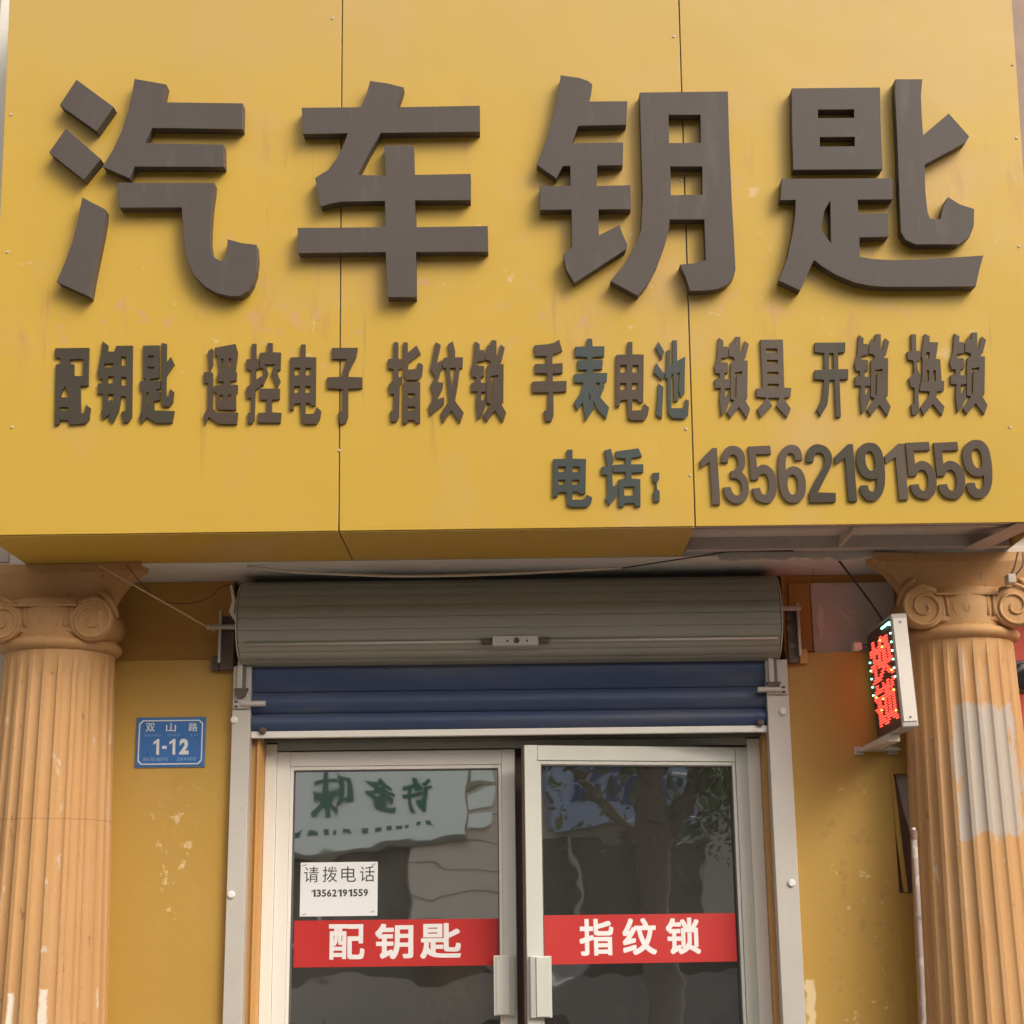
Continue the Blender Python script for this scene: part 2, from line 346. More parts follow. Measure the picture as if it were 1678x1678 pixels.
MB().prism([[(1.150, 1.905), (1.20, 1.905), (1.20, 1.55), (1.185, 1.72), (1.168, 1.80), (1.158, 1.86)]], lambda x, z, d: Vector((x, .0305-d, z)), 0, .004).build('torn_plaster', M['rough_plaster'], bld)
# beam above the doorway with its pale soffit
MB().box(-1.72, 1.72, -.24, .42, 2.548, 4.9).build('concrete_beam', M['plaster'], bld)
MB().box(RXLi-.06, RXRi+.07, .13, .42, 2.035, 2.547).build('lintel', M['lintel'], bld)
MB().box(-1.72, 1.72, .42, .6, 2.5, 5.2).build('roof_wall', M['plaster'], bld)
# ragged plaster edges along the soffit over the right column
pts = []
random.seed(11)
x = .60
pl = [(.60, 2.5479)]
bm_ = MB()
ring_t = []; 
xs = [.60 + i*.022 for i in range(44)]
top = [2.560 for _ in xs]; bot = [2.541 - random.random()*.012 for _ in xs]
outline = list(zip(xs, bot)) + list(zip(xs[::-1], top))
MB().prism([outline], lambda x, z, d: Vector((x, -.246-d, z)), -.004, .006).build('plaster_edge', M['rough_plaster'], bld)
# reveals beside the door frame
MB().box(RXLi-.01, -.822, .03, .2, -.02, 2.05).build('reveal', M['wood'], bld)
MB().box(.745, RXRi+.02, .03, .2, -.02, 2.05).build('reveal', M['wood'], bld)
MB().box(-.834, -.826, .015, .2, -.02, 2.04).build('reveal_bead', M['wood'], bld)
# side walls of the passage, closing the interior
# glued board beside the right bracket, with dabs of white glue
gb = MB().box(.925, 1.19, .046, .059, 2.292, 2.519).build('weathered_board', M['foam'], bld)
def blob(pts, w0, name, mt, parent, Y, th=.003):
    """a dab of glue drawn along pts (pixels) on the plane Y"""
    q = [P(a, c, Y) for a, c in pts]; L = []; Rr = []
    for i, p in enumerate(q):
        d = (q[min(i+1, len(q)-1)] - q[max(i-1, 0)]).normalized(); n = Vector((-d.z, 0, d.x))
        ww = w0*(.75+.5*random.random())*(.45 if i in (0, len(q)-1) else 1)
        L.append(p+n*ww); Rr.append(p-n*ww)
    lp = [(p.x, p.z) for p in L] + [(p.x, p.z) for p in Rr[::-1]]
    return MB().prism([lp], lambda x, z, d: Vector((x, Y-d, z)), 0, th).build(name, mt, parent, bev=.001)
blob([(1341,990),(1345,1004),(1343,1020),(1347,1035),(1344,1050)], .011, 'glue_dab', M['glue'], gb, .046)
blob([(1374,990),(1370,998),(1382,1007),(1391,1015),(1394,1024),(1384,1024)], .006, 'glue_dab', M['glue'], gb, .046)
blob([(1388,998),(1395,1004),(1402,1003)], .005, 'glue_dab', M['glue'], gb, .046)
blob([(1364,1052),(1385,1047),(1410,1045),(1440,1043)], .0022, 'glue_dab', M['glue'], gb, .046)
blob([(1328,957),(1350,957),(1375,960),(1398,957)], .0018, 'glue_dab', M['glue'], gb, .046)
MB().box(.855, .922, .05, .059, 2.30, 2.52).build('painted_patch', M['recess'], bld)

# interior of the shop
tag(MB().box(-1.7, 1.7, .2, 4.6, -.15, -.02).build('floor', M['insidefl']), 'floor inside the dark shop', kind='structure')
room = thing('shop_interior', 'dark room seen dimly through the two glass doors', 'room')
MB().box(-1.8, -1.701, .42, 4.6, -.02, 2.8).build('side_wall', M['inside'], room)
MB().box(1.701, 1.8, .5, 4.6, -.02, 2.8).build('side_wall', M['inside'], room)
MB().box(-1.8, 1.8, 4.6, 4.7, -.02, 2.8).build('back_wall', M['inside'], room)
MB().box(-1.8, 1.8, .61, 4.7, 2.8, 2.9).build('ceiling', M['inside'], room)
MB().box(.3, 1.0, 4.56, 4.599, -.02, 2.1).build('back_door', M['lintel'], room)
MB().box(1.0, 1.7, .51, .6, -.02, 2.8).build('front_wall', M['inside'], room)
MB().box(-1.7, -1.0, .401, .41, -.02, 2.5).build('front_wall', M['inside'], room)
ct = thing('counter', 'low work counter inside behind the right glass door', 'counter', (.35, 1.2, -.02))
MB().box(-.1, .9, 1.0, 1.5, 1.38, 1.42).build('counter_top', M['lintel'], ct)
MB().box(-.06, .86, 1.04, 1.46, -.02, 1.379).build('counter_base', M['inside'], ct)
def jar(x, y, z, h, lab):
    j = thing('jar', lab, 'jar', (x, y, z), 'jars on the counter')
    rr = [[Vector((x+math.cos(a)*r_, y+math.sin(a)*r_, z+zz)) for a in [2*math.pi*k/12 for k in range(12)]] for r_, zz in ((.016, 0), (.017, h*.1), (.017, h*.75), (.011, h*.85), (.011, h))]
    MB().loft(rr).build('glass_body', M['alu_cool'], j, smooth=True)
    rr = [[Vector((x+math.cos(a)*.0135, y+math.sin(a)*.0135, z+zz)) for a in [2*math.pi*k/12 for k in range(12)]] for zz in (h+.0005, h+.012)]
    MB().loft(rr).build('lid', M['dark'], j)
jar(.085, 1.1, 1.42, .08, 'taller small jar at the left end of the counter')
jar(.13, 1.1, 1.42, .065, 'shorter small jar right of the taller jar')

# ---------------------------------------------------------------- columns
def column(name_lab, ax, zc, mt, hw):
    c = thing('column', name_lab, 'column', (ax, -.1, -.02), 'orange ionic columns beside the shopfront')
    NF = 24; rings = []
    zt = 2.292
    for k in range(29):
        z = -.02 + (zt+.02)*k/28
        f = max(0, (z-1.1)/(zt-1.1)) if z > 1.1 else 0
        r0 = .197 - .031*f if z > 1.1 else .197 + (1.1-z)*.012
        fl = 1.0 if z < zt-.03 else max(0, (zt-z)/.03)
        ring = []
        for i in range(NF*8):
            a = 2*math.pi*i/(NF*8); ph = (i % 8)/8.0
            # narrow raised fillet (2/8) and a shallow round flute
            g = 0 if ph < .26 else math.sin(math.pi*(ph-.26)/.74)
            r = r0 - .0085*(g**.6)*fl
            ring.append(Vector((ax+math.sin(a)*r, -.1-math.cos(a)*r, z)))
        rings.append(ring)
    MB().loft(rings).build('shaft', mt, c)
    # joint line of the cast shaft
    def turned(prof, n=48, sx=1):
        return [[Vector((ax+math.sin(2*math.pi*i/n)*r, -.1-math.cos(2*math.pi*i/n)*r, z)) for i in range(n)] for r, z in prof]
    pr = [(.166, 2.286), (.178, 2.292), (.186, 2.300), (.188, 2.309), (.183, 2.318), (.172, 2.324), (.170, 2.33)]
    MB().loft(turned(pr)).build('astragal', mt, c, smooth=True)
    cap = MB().loft(turned([(.17, 2.31), (.172, 2.33), (.176, 2.37), (.175, 2.44)], 32)).build('capital', mt, c, smooth=True)
    # flared abacus: concave front and sides
    rr = []
    def sq(h, yf, z, m=9):
        ring = []
        yb = -.175
        for i in range(m): 
            t = i/(m-1); ring.append(Vector((ax-h+2*h*t, yf + .018*math.sin(math.pi*t), z)))
        for i in range(1, m):
            t = i/(m-1); ring.append(Vector((ax+h - .014*math.sin(math.pi*t), yf+(yb-yf)*t, z)))
        ring.append(Vector((ax-h, yb, z)))
        for i in range(1, m-1):
            t = i/(m-1); ring.append(Vector((ax-h + .014*math.sin(math.pi*t), yb+(yf-yb)*t, z)))
        return ring
    for h, yf, z in ((.172, -.268, 2.402), (.176, -.272, 2.412), (.182, -.276, 2.43), (.196, -.283, 2.46), (.222, -.292, 2.495), (.252, -.300, 2.52), (.268, -.304, 2.532), (.270, -.305, 2.5475)):
        rr.append(sq(h*1.045, max(yf, -.30) + .03, z))
    MB().loft(rr).build('abacus', mt, cap, smooth=False)
    # cushion between the scrolls
    MB().box(ax-.125, ax+.125, -.262, -.05, 2.335, 2.415).build('cushion', mt, cap, bev=.006)
    # egg moulding with its shell
    egg = []
    for s_, w_ in ((0, 1.0), (.4, .97), (.75, .8), (1, .45)):
        ring = []
        for k in range(20):
            a = 2*math.pi*k/20
            xx = math.cos(a)*.031*w_; zz = math.sin(a)*(.036 if math.sin(a) < 0 else .026)*w_
            ring.append(Vector((ax-.004+xx, -.262-.014*s_, 2.382+zz)))
        egg.append(ring)
    MB().loft(egg).build('egg_moulding', mt, cap, smooth=True)
    MB().tube([Vector((ax-.004+math.cos(a)*.043, -.266, 2.384+math.sin(a)*.047)) for a in [math.pi+math.pi*k/14 for k in range(15)]], .0045, 6).build('egg_shell', mt, cap, smooth=True)
    for sx in (-.066, -.084, .058, .076): MB().tube([(ax+sx, -.263, 2.412), (ax+sx*.96, -.263, 2.352)], .0055, 8).build('dart', mt, cap, smooth=True)
    MB().box(ax-.10, ax+.09, -.275, -.255, 2.413, 2.421).build('fillet', mt, cap, bev=.002)
    for sgn in (-1, 1):
        cx, cz = ax + sgn*.135, zc
        # bolster running back to the wall, slightly waisted
        rr = []
        for y, r in ((-.268, .060), (-.262, .064), (-.25, .065), (-.22, .060), (-.17, .055), (-.12, .055), (-.07, .060)):
            rr.append([Vector((cx+math.cos(2*math.pi*k/32)*r, y, cz+math.sin(2*math.pi*k/32)*r*.98)) for k in range(32)])
        vol = MB().loft(rr).build('volute', mt, cap, smooth=True)
        vol.data.polygons[-1].use_smooth = False; vol.data.polygons[-2].use_smooth = False
        sp = []
        for k in range(64):
            t = k/63; a = math.pi*.5 + sgn*(-2*math.pi*1.85*t) ; rad = .058*(1-t)**.9+.008
            sp.append(Vector((cx+math.cos(a)*rad, -.2695, cz+math.sin(a)*rad)))
        MB().tube(sp, [.0065*(1-.35*k/63) for k in range(64)], 8).build('scroll', mt, vol, smooth=True)
        # sweep joining the volute to the abacus
        q = [Vector((cx-sgn*.04, -.262, cz+.05)), Vector((cx, -.264, cz+.064)), Vector((cx+sgn*.045, -.262, cz+.046)), Vector((cx+sgn*.062, -.25, cz+.01))]
        MB().tube(q, [.007, .009, .008, .005], 8).build('sweep', mt, cap, smooth=True)
        leaf = []
        for t in range(7):
            u = t/6; leaf.append(Vector((cx+sgn*(.02+.055*u), -.262+.02*u, cz+.085-.075*u**1.6)))
        MB().tube(leaf, [.004, .009, .012, .013, .012, .009, .004], 8).build('leaf', mt, cap, smooth=True)
    return c
column('orange fluted ionic column at the left, with thin white streaks low down', -1.435, 2.372, M['colL'], .27)
column('orange fluted ionic column at the right, patched with whitish plaster', 1.340, 2.378, M['colR'], .27)

# ---------------------------------------------------------------- sign box
sg = thing('shop_sign', 'large yellow shop sign box with raised brown Chinese characters and phone number', 'sign', (0, -.62, 2.55))
SX = [-1.512, -.5155, .4885, 1.478]; VT = 1.95; gp = .0018
for i in range(3):
    xa, xb = SX[i] + (gp if i else 0), SX[i+1] - (gp if i < 2 else 0)
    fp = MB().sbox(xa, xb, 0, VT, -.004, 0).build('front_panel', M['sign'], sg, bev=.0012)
    if i == 1: fp['label'] = 'middle panel of the yellow sign face'
MB().sbox(-1.5, 1.47, .03, VT-.01, -.03, -.012).build('backing_frame', M['tube'], sg)
# underside sheets (the right-hand one is missing)
for xa, xb in ((SX[0], SX[1]-gp), (SX[1]+gp, SX[2]-gp)):
    MB().hexa([(xa, -.6155, 2.549), (xb, -.6155, 2.549), (xb, -.2445, 2.549), (xa, -.2445, 2.549), (xa, -.6155, 2.5515), (xb, -.6155, 2.5515), (xb, -.2445, 2.5515), (xa, -.2445, 2.5515)]).build('underside_panel', M['sign'], sg)
tz = SF(0, VT, 0)
for x_, nm in ((SX[0]+.001, 'end_panel'), (SX[3]-.004, 'end_panel')):
    MB().hexa([(x_, -.612, 2.556), (x_+.003, -.612, 2.556), (x_+.003, -.2445, 2.556), (x_, -.2445, 2.556), (x_, tz.y+.006, tz.z), (x_+.003, tz.y+.006, tz.z), (x_+.003, -.2445, tz.z), (x_, -.2445, tz.z)]).build(nm, M['sign'], sg)
MB().box(SX[0], SX[3], tz.y, -.2445, tz.z, tz.z+.004).build('top_panel', M['sign'], sg)
# the exposed steel frame under the right panel
for y, z, h in ((-.585, 2.562, .03), (-.50, 2.572, .028), (-.30, 2.556, .04)):
    MB().box(.4945, 1.47, y, y+h, z, z+h).build('frame_tube', M['tube'], sg, bev=.002)
MB().box(.4945, 1.46, -.59, -.262, 2.594, 2.604).build('frame_board', M['rough_plaster'], sg)
for x in (.95,): MB().box(x, x+.012, -.553, -.302, 2.558, 2.583).build('frame_tube', M['tube'], sg, bev=.002)
MB().hexa([(1.40,-.60,2.553),(1.47,-.60,2.553),(1.40,-.26,2.553),(1.33,-.26,2.553),(1.40,-.60,2.556),(1.47,-.60,2.556),(1.40,-.26,2.556),(1.33,-.26,2.556)]).build('frame_brace', M['tube'], sg)

for px_, py_ in ((18, 188), (12, 413), (1659, 106), (1666, 226), (1670, 404), (1124, 703), (1131, 779), (556, 738), (1116, 296), (1120, 285), (545, 30), (1104, 60), (20, 700), (1655, 700)):
    a_, v_ = S(px_, py_)
    MB().tube([SF(a_, v_, .0005), SF(a_, v_, .003)], [.0042, .003], 10).build('rivet', M['rail'], sg)

# --- glyph outlines, traced in crops of the photograph: origin, scale, loops
G = {}
A = (60, 100, 3.995)
G['汽'] = (A, [
 [[(260,120),(505,300),(392,460),(150,288)]],
 [[(192,440),(420,640),(308,778),(80,598)]],
 [[(297,890),(450,970),(448,1030),(432,1130),(400,1280),(372,1420),(350,1545),(130,1445),(180,1330),(230,1195),(268,1050),(285,960)]],
 [[(640,115),(850,152),(828,268),(1350,275),(1348,445),(755,437),(710,535),(1225,545),(1228,692),(640,690),(608,768),(430,690),(500,580),(560,450),(600,320),(625,210)]],
 [[(530,795),(1165,797),(1160,860),(1145,970),(1137,1090),(1135,1180),(1143,1240),(1165,1288),(1205,1308),(1235,1288),(1245,1230),(1250,1165),(1340,1190),(1440,1202),(1446,1290),(1437,1380),(1415,1455),(1385,1505),(1335,1535),(1270,1540),(1180,1520),(1095,1472),(1035,1410),(990,1320),(965,1215),(957,1080),(948,958),(540,960),(532,880)]]])
G['车'] = ((460, 100, 3.995), [
 [[(585,130),(700,146),(805,172),(785,235),(758,302),(1303,292),(1303,462),(655,470),(580,600),(505,745),(690,750),(675,553),(868,553),(875,745),(1243,738),(1243,910),(878,912),(885,1087),(1355,1080),(1358,1247),(885,1250),(888,1545),(700,1545),(688,1250),(115,1257),(110,1092),(685,1087),(683,915),(400,920),(330,932),(262,952),(240,860),(225,765),(310,712),(370,632),(412,550),(438,472),(145,478),(137,305),(525,302),(560,225)]]])
G['钥'] = ((850, 100, 3.995), [
 [[(275,92),(400,110),(455,130),(482,152),(472,205),(460,264),(712,262),(705,417),(388,424),(350,537),(685,532),(682,682),(515,684),(510,817),(732,812),(735,970),(522,972),(525,1140),(660,1072),(680,1130),(712,1200),(700,1235),(365,1452),(310,1360),(292,1270),(350,1215),(345,972),(140,975),(138,818),(338,817),(338,687),(290,687),(245,768),(118,678),(170,550),(215,400),(245,270),(262,180)]],
 [[(792,205),(1370,198),(1378,500),(1395,900),(1412,1200),(1420,1368),(1405,1420),(1365,1465),(1300,1492),(1210,1503),(1120,1505),(1095,1420),(1055,1332),(1140,1325),(1225,1303),(1215,1037),(988,1037),(985,1085),(960,1190),(905,1340),(845,1455),(780,1537),(600,1440),(690,1330),(760,1220),(800,1110),(812,900),(800,500)],
  [(980,352),(985,535),(1192,535),(1190,352)],[(992,690),(997,877),(1202,875),(1202,690)]]])
G['匙'] = ((1250, 100, 3.995), [
 [[(190,178),(768,172),(772,400),(785,708),(200,712),(190,400)],[(360,318),(362,374),(598,372),(598,316)],[(372,498),(374,560),(602,558),(602,496)]],
 [[(125,770),(850,767),(852,905),(620,908),(628,998),(820,996),(825,1150),(632,1155),(635,1280),(720,1295),(850,1302),(1000,1300),(1445,1272),(1420,1360),(1395,1475),(1100,1478),(800,1478),(700,1470),(600,1450),(480,1400),(390,1345),(335,1302),(290,1400),(245,1502),(105,1437),(160,1290),(195,1130),(213,1000),(215,908),(115,910)],
  [(405,975),(380,1105),(446,1192),(442,915)]],
 [[(868,118),(1045,118),(1036,220),(1040,330),(1050,485),(1218,342),(1352,492),(1330,532),(1060,677),(1065,850),(1080,990),(1095,1030),(1165,1035),(1180,960),(1212,888),(1290,937),(1385,968),(1382,1080),(1355,1150),(1285,1200),(1000,1200),(935,1170),(905,1120),(895,900),(880,500),(865,200)]]])
O1, O2, O3, O4 = (70,540,4.195), (450,540,4.195), (850,540,4.195), (1240,540,4.195)
O5 = (880,700,4.416)
G['配'] = (O1, [[[(85,128),(318,125),(312,385),(258,388),(262,575),(285,575),(298,515),(328,540),(318,620),(295,645),(182,652),(178,622),(118,622),(112,652),(82,655),(90,240),(125,235),(122,195),(85,190)],
 [(188,205),(188,235),(215,240),(215,315),(232,320),(276,318),(278,202)],[(152,385),(118,465),(186,465)],[(115,532),(115,556),(178,556),(178,532)]]])
G['小钥'] = (O1, [[[(412,80),(450,108),(446,150),(492,152),(505,112),(618,110),(612,600),(590,635),(555,640),(540,565),(575,560),(572,460),(540,455),(522,560),(482,642),(450,605),(462,580),(415,618),(400,570),(412,545),(412,440),(378,440),(378,372),(415,368),(412,340),(388,335),(376,300),(400,170)],
 [(425,232),(420,258),(485,258),(488,232)],[(448,320),(448,370),(488,370),(488,320)],[(447,445),(447,498),(466,478),(482,500),(490,442)],[(540,185),(540,248),(574,248),(572,185)],[(540,325),(538,385),(575,385),(575,325)]]])
G['小匙'] = (O1, [[[(690,110),(800,108),(802,330),(735,340),(735,352),(808,352),(808,405),(775,410),(805,428),(805,485),(765,490),(765,555),(905,560),(890,640),(780,642),(715,600),(685,645),(660,608),(680,560),(688,430),(668,405),(668,355),(712,350),(712,340),(690,330)],
 [(722,178),(722,195),(765,195),(765,178)],[(722,255),(722,270),(765,270),(765,255)],[(713,430),(711,498),(728,520),(728,430)]],
 [[(816,92),(852,98),(850,225),(882,188),(905,240),(850,320),(848,460),(865,460),(875,408),(902,428),(895,500),(870,530),(830,528),(816,505)]]])
G['遥'] = (O1, [[[(1135,148),(1165,128),(1172,240),(1150,285),(1170,300),(1168,545),(1200,572),(1342,570),(1335,650),(1210,648),(1140,600),(1120,650),(1105,590),(1135,540),(1138,370),(1108,362),(1108,295),(1145,288)]],
 [[(1182,125),(1325,98),(1342,160),(1325,285),(1335,295),(1332,350),(1285,355),(1285,378),(1340,380),(1340,432),(1328,437),(1328,552),(1212,550),(1195,535),(1194,435),(1180,430),(1180,382),(1245,378),(1245,355),(1202,358),(1195,320),(1215,290),(1200,180),(1185,175)],
 [(1225,200),(1238,262),(1252,262),(1240,200)],[(1280,200),(1275,262),(1288,262),(1297,196)],[(1215,448),(1222,487),(1240,487),(1238,448)],[(1275,448),(1275,487),(1292,487),(1294,445)]]])
G['控'] = (O1, [[[(1438,98),(1468,98),(1468,200),(1487,205),(1487,265),(1465,278),(1468,345),(1500,320),(1513,332),(1495,395),(1462,415),(1455,620),(1440,645),(1410,645),(1408,575),(1432,570),(1435,470),(1405,470),(1398,400),(1435,370),(1435,280),(1400,270),(1400,205),(1435,200)]],
 [[(1492,160),(1545,155),(1545,92),(1580,92),(1580,155),(1638,158),(1634,275),(1610,280),(1612,300),(1635,355),(1612,400),(1572,300),(1590,248),(1600,238),(1520,240),(1535,250),(1550,300),(1516,385),(1492,365),(1522,290),(1515,262),(1492,262)]],
 [[(1492,405),(1630,405),(1628,478),(1575,482),(1575,568),(1640,572),(1635,640),(1478,638),(1480,572),(1540,570),(1540,482),(1495,480)]]])
DIAN = [[[(182,102),(212,102),(212,188),(285,190),(282,520),(255,525),(240,502),(213,503),(210,580),(265,578),(285,560),(288,530),(320,560),(310,620),(290,648),(205,648),(185,630),(178,505),(150,505),(132,515),(130,550),(105,552),(108,192),(180,188)],
 [(135,262),(135,315),(175,315),(175,262)],[(212,262),(212,315),(250,315),(250,262)],[(134,388),(134,435),(172,435),(172,388)],[(210,388),(210,435),(248,435),(248,388)]]]
G['电'] = (O2, DIAN)
G['子'] = (O2, [[[(395,125),(572,125),(560,190),(510,290),(505,325),(602,328),(602,402),(505,408),(505,600),(490,640),(450,652),(438,570),(468,560),(470,408),(362,402),(362,328),(468,325),(470,290),(495,202),(395,202)]]])
G['指'] = (O2, [[[(820,85),(850,88),(850,200),(875,205),(875,265),(850,277),(852,330),(876,318),(878,360),(860,385),(855,600),(840,630),(800,632),(795,560),(820,555),(822,440),(795,445),(782,380),(818,345),(818,272),(780,265),(780,202),(818,200)]],
 [[(885,88),(915,88),(915,160),(975,108),(1005,165),(918,230),(918,275),(980,270),(988,225),(1020,242),(1012,320),(990,345),(905,345),(888,310)]],
 [[(885,362),(1000,360),(1000,640),(972,645),(965,622),(915,622),(910,645),(882,645)],[(915,438),(915,465),(965,465),(965,438)],[(915,528),(915,555),(965,555),(965,528)]]])
G['纹'] = (O2, [[[(1108,85),(1142,105),(1115,230),(1147,212),(1155,240),(1120,360),(1160,365),(1152,410),(1115,480),(1165,465),(1165,510),(1070,590),(1060,520),(1080,500),(1092,450),(1072,380),(1105,325),(1070,270),(1080,225)]],
 [[(1192,100),(1225,80),(1242,150),(1240,190),(1295,190),(1292,262),(1272,265),(1262,360),(1240,490),(1300,570),(1275,640),(1215,555),(1160,640),(1140,575),(1200,490),(1185,330),(1178,262),(1158,265),(1160,195),(1205,190)],[(1205,262),(1220,410),(1245,262)]]])
SUO = [[[(1378,80),(1410,100),(1408,140),(1440,142),(1440,212),(1392,222),(1395,248),(1440,250),(1440,320),(1418,325),(1418,365),(1455,365),(1455,425),(1420,430),(1420,485),(1436,490),(1452,440),(1452,520),(1425,590),(1398,620),(1385,510),(1392,425),(1355,425),(1352,365),(1385,360),(1385,325),(1360,325),(1348,280),(1368,210)]],
 [[(1468,100),(1486,128),(1490,72),(1525,75),(1524,170),(1534,190),(1555,100),(1582,125),(1560,215),(1547,222),(1545,236),(1575,238),(1572,495),(1553,502),(1592,570),(1570,635),(1515,555),(1460,632),(1432,590),(1485,510),(1458,502),(1460,250),(1485,236),(1482,215),(1446,205),(1448,150)],
 [(1487,320),(1485,490),(1497,490),(1500,335),(1535,330),(1538,310)]]]
G['锁'] = (O2, SUO)
G['手'] = (O3, [[[(108,108),(200,100),(245,90),(278,68),(300,145),(232,175),(232,235),(302,230),(302,298),(235,300),(235,355),(330,352),(328,425),(238,428),(240,590),(225,630),(185,628),(172,560),(200,550),(205,430),(95,432),(93,358),(195,352),(195,300),(115,298),(113,235),(192,235),(192,182),(115,180)]]])
G['表'] = (O3, [[[(472,62),(505,62),(508,115),(590,115),(588,185),(508,188),(508,210),(580,210),(575,270),(510,275),(515,298),(610,298),(605,355),(585,362),(590,395),(560,465),(622,535),(602,612),(545,555),(512,485),(518,540),(460,628),(448,540),(440,500),(405,555),(380,500),(430,430),(445,365),(385,362),(383,305),(465,300),(470,275),(410,275),(405,212),(470,210),(470,188),(390,185),(388,118),(470,115)],
 [(530,365),(544,415),(560,365)],[(483,425),(485,488),(497,478)]]])
G['池'] = (O3, [[[(962,82),(1000,150),(985,205),(940,120)]],[[(945,228),(990,290),(1008,300),(985,345),(928,295)]],[[(962,370),(995,395),(985,610),(945,585)]],
 [[(1020,140),(1042,140),(1042,250),(1060,235),(1058,72),(1088,75),(1090,215),(1145,185),(1140,440),(1118,465),(1100,420),(1108,290),(1090,300),(1095,490),(1068,492),(1062,300),(1045,320),(1050,540),(1140,540),(1148,478),(1172,490),(1165,590),(1140,612),(1055,608),(1028,575),(1022,330),(1005,335),(1010,290),(1018,265)]]])
G['具'] = (O4, [[[(25,70),(180,68),(190,398),(238,402),(232,462),(185,470),(235,545),(210,605),(135,525),(155,480),(155,468),(75,468),(108,525),(28,605),(5,545),(55,490),(70,468),(0,460),(-2,405),(42,402),(38,300)],
 [(65,130),(65,158),(142,158),(142,130)],[(70,208),(70,232),(145,232),(145,208)],[(72,290),(72,312),(150,312),(150,290)],[(75,372),(75,396),(152,396),(152,372)]]])
G['开'] = (O4, [[[(400,90),(610,88),(608,155),(560,158),(562,272),(630,272),(630,340),(570,342),(580,600),(545,600),(535,345),(500,345),(497,440),(485,520),(440,595),(412,550),(450,480),(465,345),(398,340),(400,278),(465,275),(465,160),(400,155)],[(498,160),(498,272),(530,272),(528,160)]]])
G['换'] = (O4, [[[(1062,32),(1095,32),(1098,145),(1128,150),(1122,210),(1100,218),(1110,285),(1128,310),(1122,365),(1110,400),(1118,560),(1100,585),(1070,585),(1060,515),(1085,508),(1085,400),(1062,395),(1045,335),(1080,300),(1080,215),(1040,205),(1035,152),(1065,148)]],
 [[(1155,28),(1190,45),(1188,85),(1248,88),(1232,200),(1262,205),(1272,350),(1290,355),(1288,420),(1240,425),(1235,465),(1292,530),(1275,590),(1210,510),(1150,590),(1125,535),(1185,455),(1190,425),(1122,420),(1128,362),(1136,360),(1142,210),(1132,185),(1142,110)],
 [(1168,155),(1165,195),(1185,205),(1192,155)],[(1168,280),(1168,355),(1185,355),(1185,280)],[(1215,280),(1215,355),(1232,355),(1230,280)]]])
G['话'] = (O5, [[[(488,168),(535,155),(555,248),(545,268),(545,345),(550,430),(575,412),(588,440),(575,500),(525,565),(495,520),(512,480),(508,345),(468,340),(468,285),(510,280),(505,250)]],
 [[(568,175),(735,152),(760,210),(685,222),(682,268),(770,268),(770,325),(685,328),(685,372),(748,375),(750,570),(712,572),(705,548),(635,550),(630,575),(592,572),(592,378),(642,372),(642,325),(552,322),(552,272),(642,268),(640,225),(572,222)],[(630,430),(632,495),(705,495),(705,428)]]])
G['：'] = (O5, [[[(838,330),(885,328),(885,375),(868,405),(868,445),(888,462),(888,535),(848,540),(842,470),(860,445),(858,405),(840,385)]]])

def smooth_loop(lp, big):
    return lp
def sign_glyph(key, mt, depth, label, remap=None, bev=0, back=.0005):
    (ox, oy, s), pieces = G[key]
    mb = MB(); 
    for i, loops in enumerate(pieces):
        out = []
        for lp in loops:
            pl = []
            for a, c in lp:
                if remap:
                    (sx0, sy0, sx1, sy1), (tox, toy, ts), (tx0, ty0, tx1, ty1) = remap
                    a2 = tx0 + (a-sx0)/(sx1-sx0)*(tx1-tx0); c2 = ty0 + (c-sy0)/(sy1-sy0)*(ty1-ty0)
                    px, py = tox+a2/ts, toy+c2/ts
                else: px, py = ox+a/s, oy+c/s
                pl.append(S(px, py, depth))
            out.append(pl)
        mb.prism(out, SF, back, depth - .0002*i)
    o = mb.build('character', mt, sg, bev=bev); o['label'] = label
    return o
for k in '汽车钥匙': sign_glyph(k, M['letter'], .042, 'big raised brown character ' + k, bev=.0012)
TH2 = .009
B_, D_, T_, Y_ = M['acr_brown'], M['acr_dark'], M['acr_teal'], M['acr_grey']
SB, DB = (1348, 72, 1592, 635), (105, 102, 320, 650)
row = [('配', D_, None), ('小钥', D_, None), ('小匙', D_, None), ('遥', B_, None), ('控', B_, None), ('电', B_, None), ('子', B_, None),
       ('指', B_, None), ('纹', B_, None), ('锁', B_, None), ('手', B_, None), ('表', T_, None), ('电', B_, (DB, O3, (668, 85, 897, 625))), ('池', T_, None),
       ('锁', Y_, (SB, O3, (1345, 48, 1592, 610))), ('具', Y_, None), ('开', D_, None), ('锁', B_, (SB, O4, (672, 30, 922, 595))), ('换', B_, None), ('锁', B_, (SB, O4, (1328, 18, 1588, 585))),
       ('电', T_, (DB, O5, (115, 162, 402, 578))), ('话', T_, None), ('：', T_, None)]
for k, mt_, rm in row: sign_glyph(k, mt_, TH2, 'small flat raised character ' + k.replace('小', ''), rm)

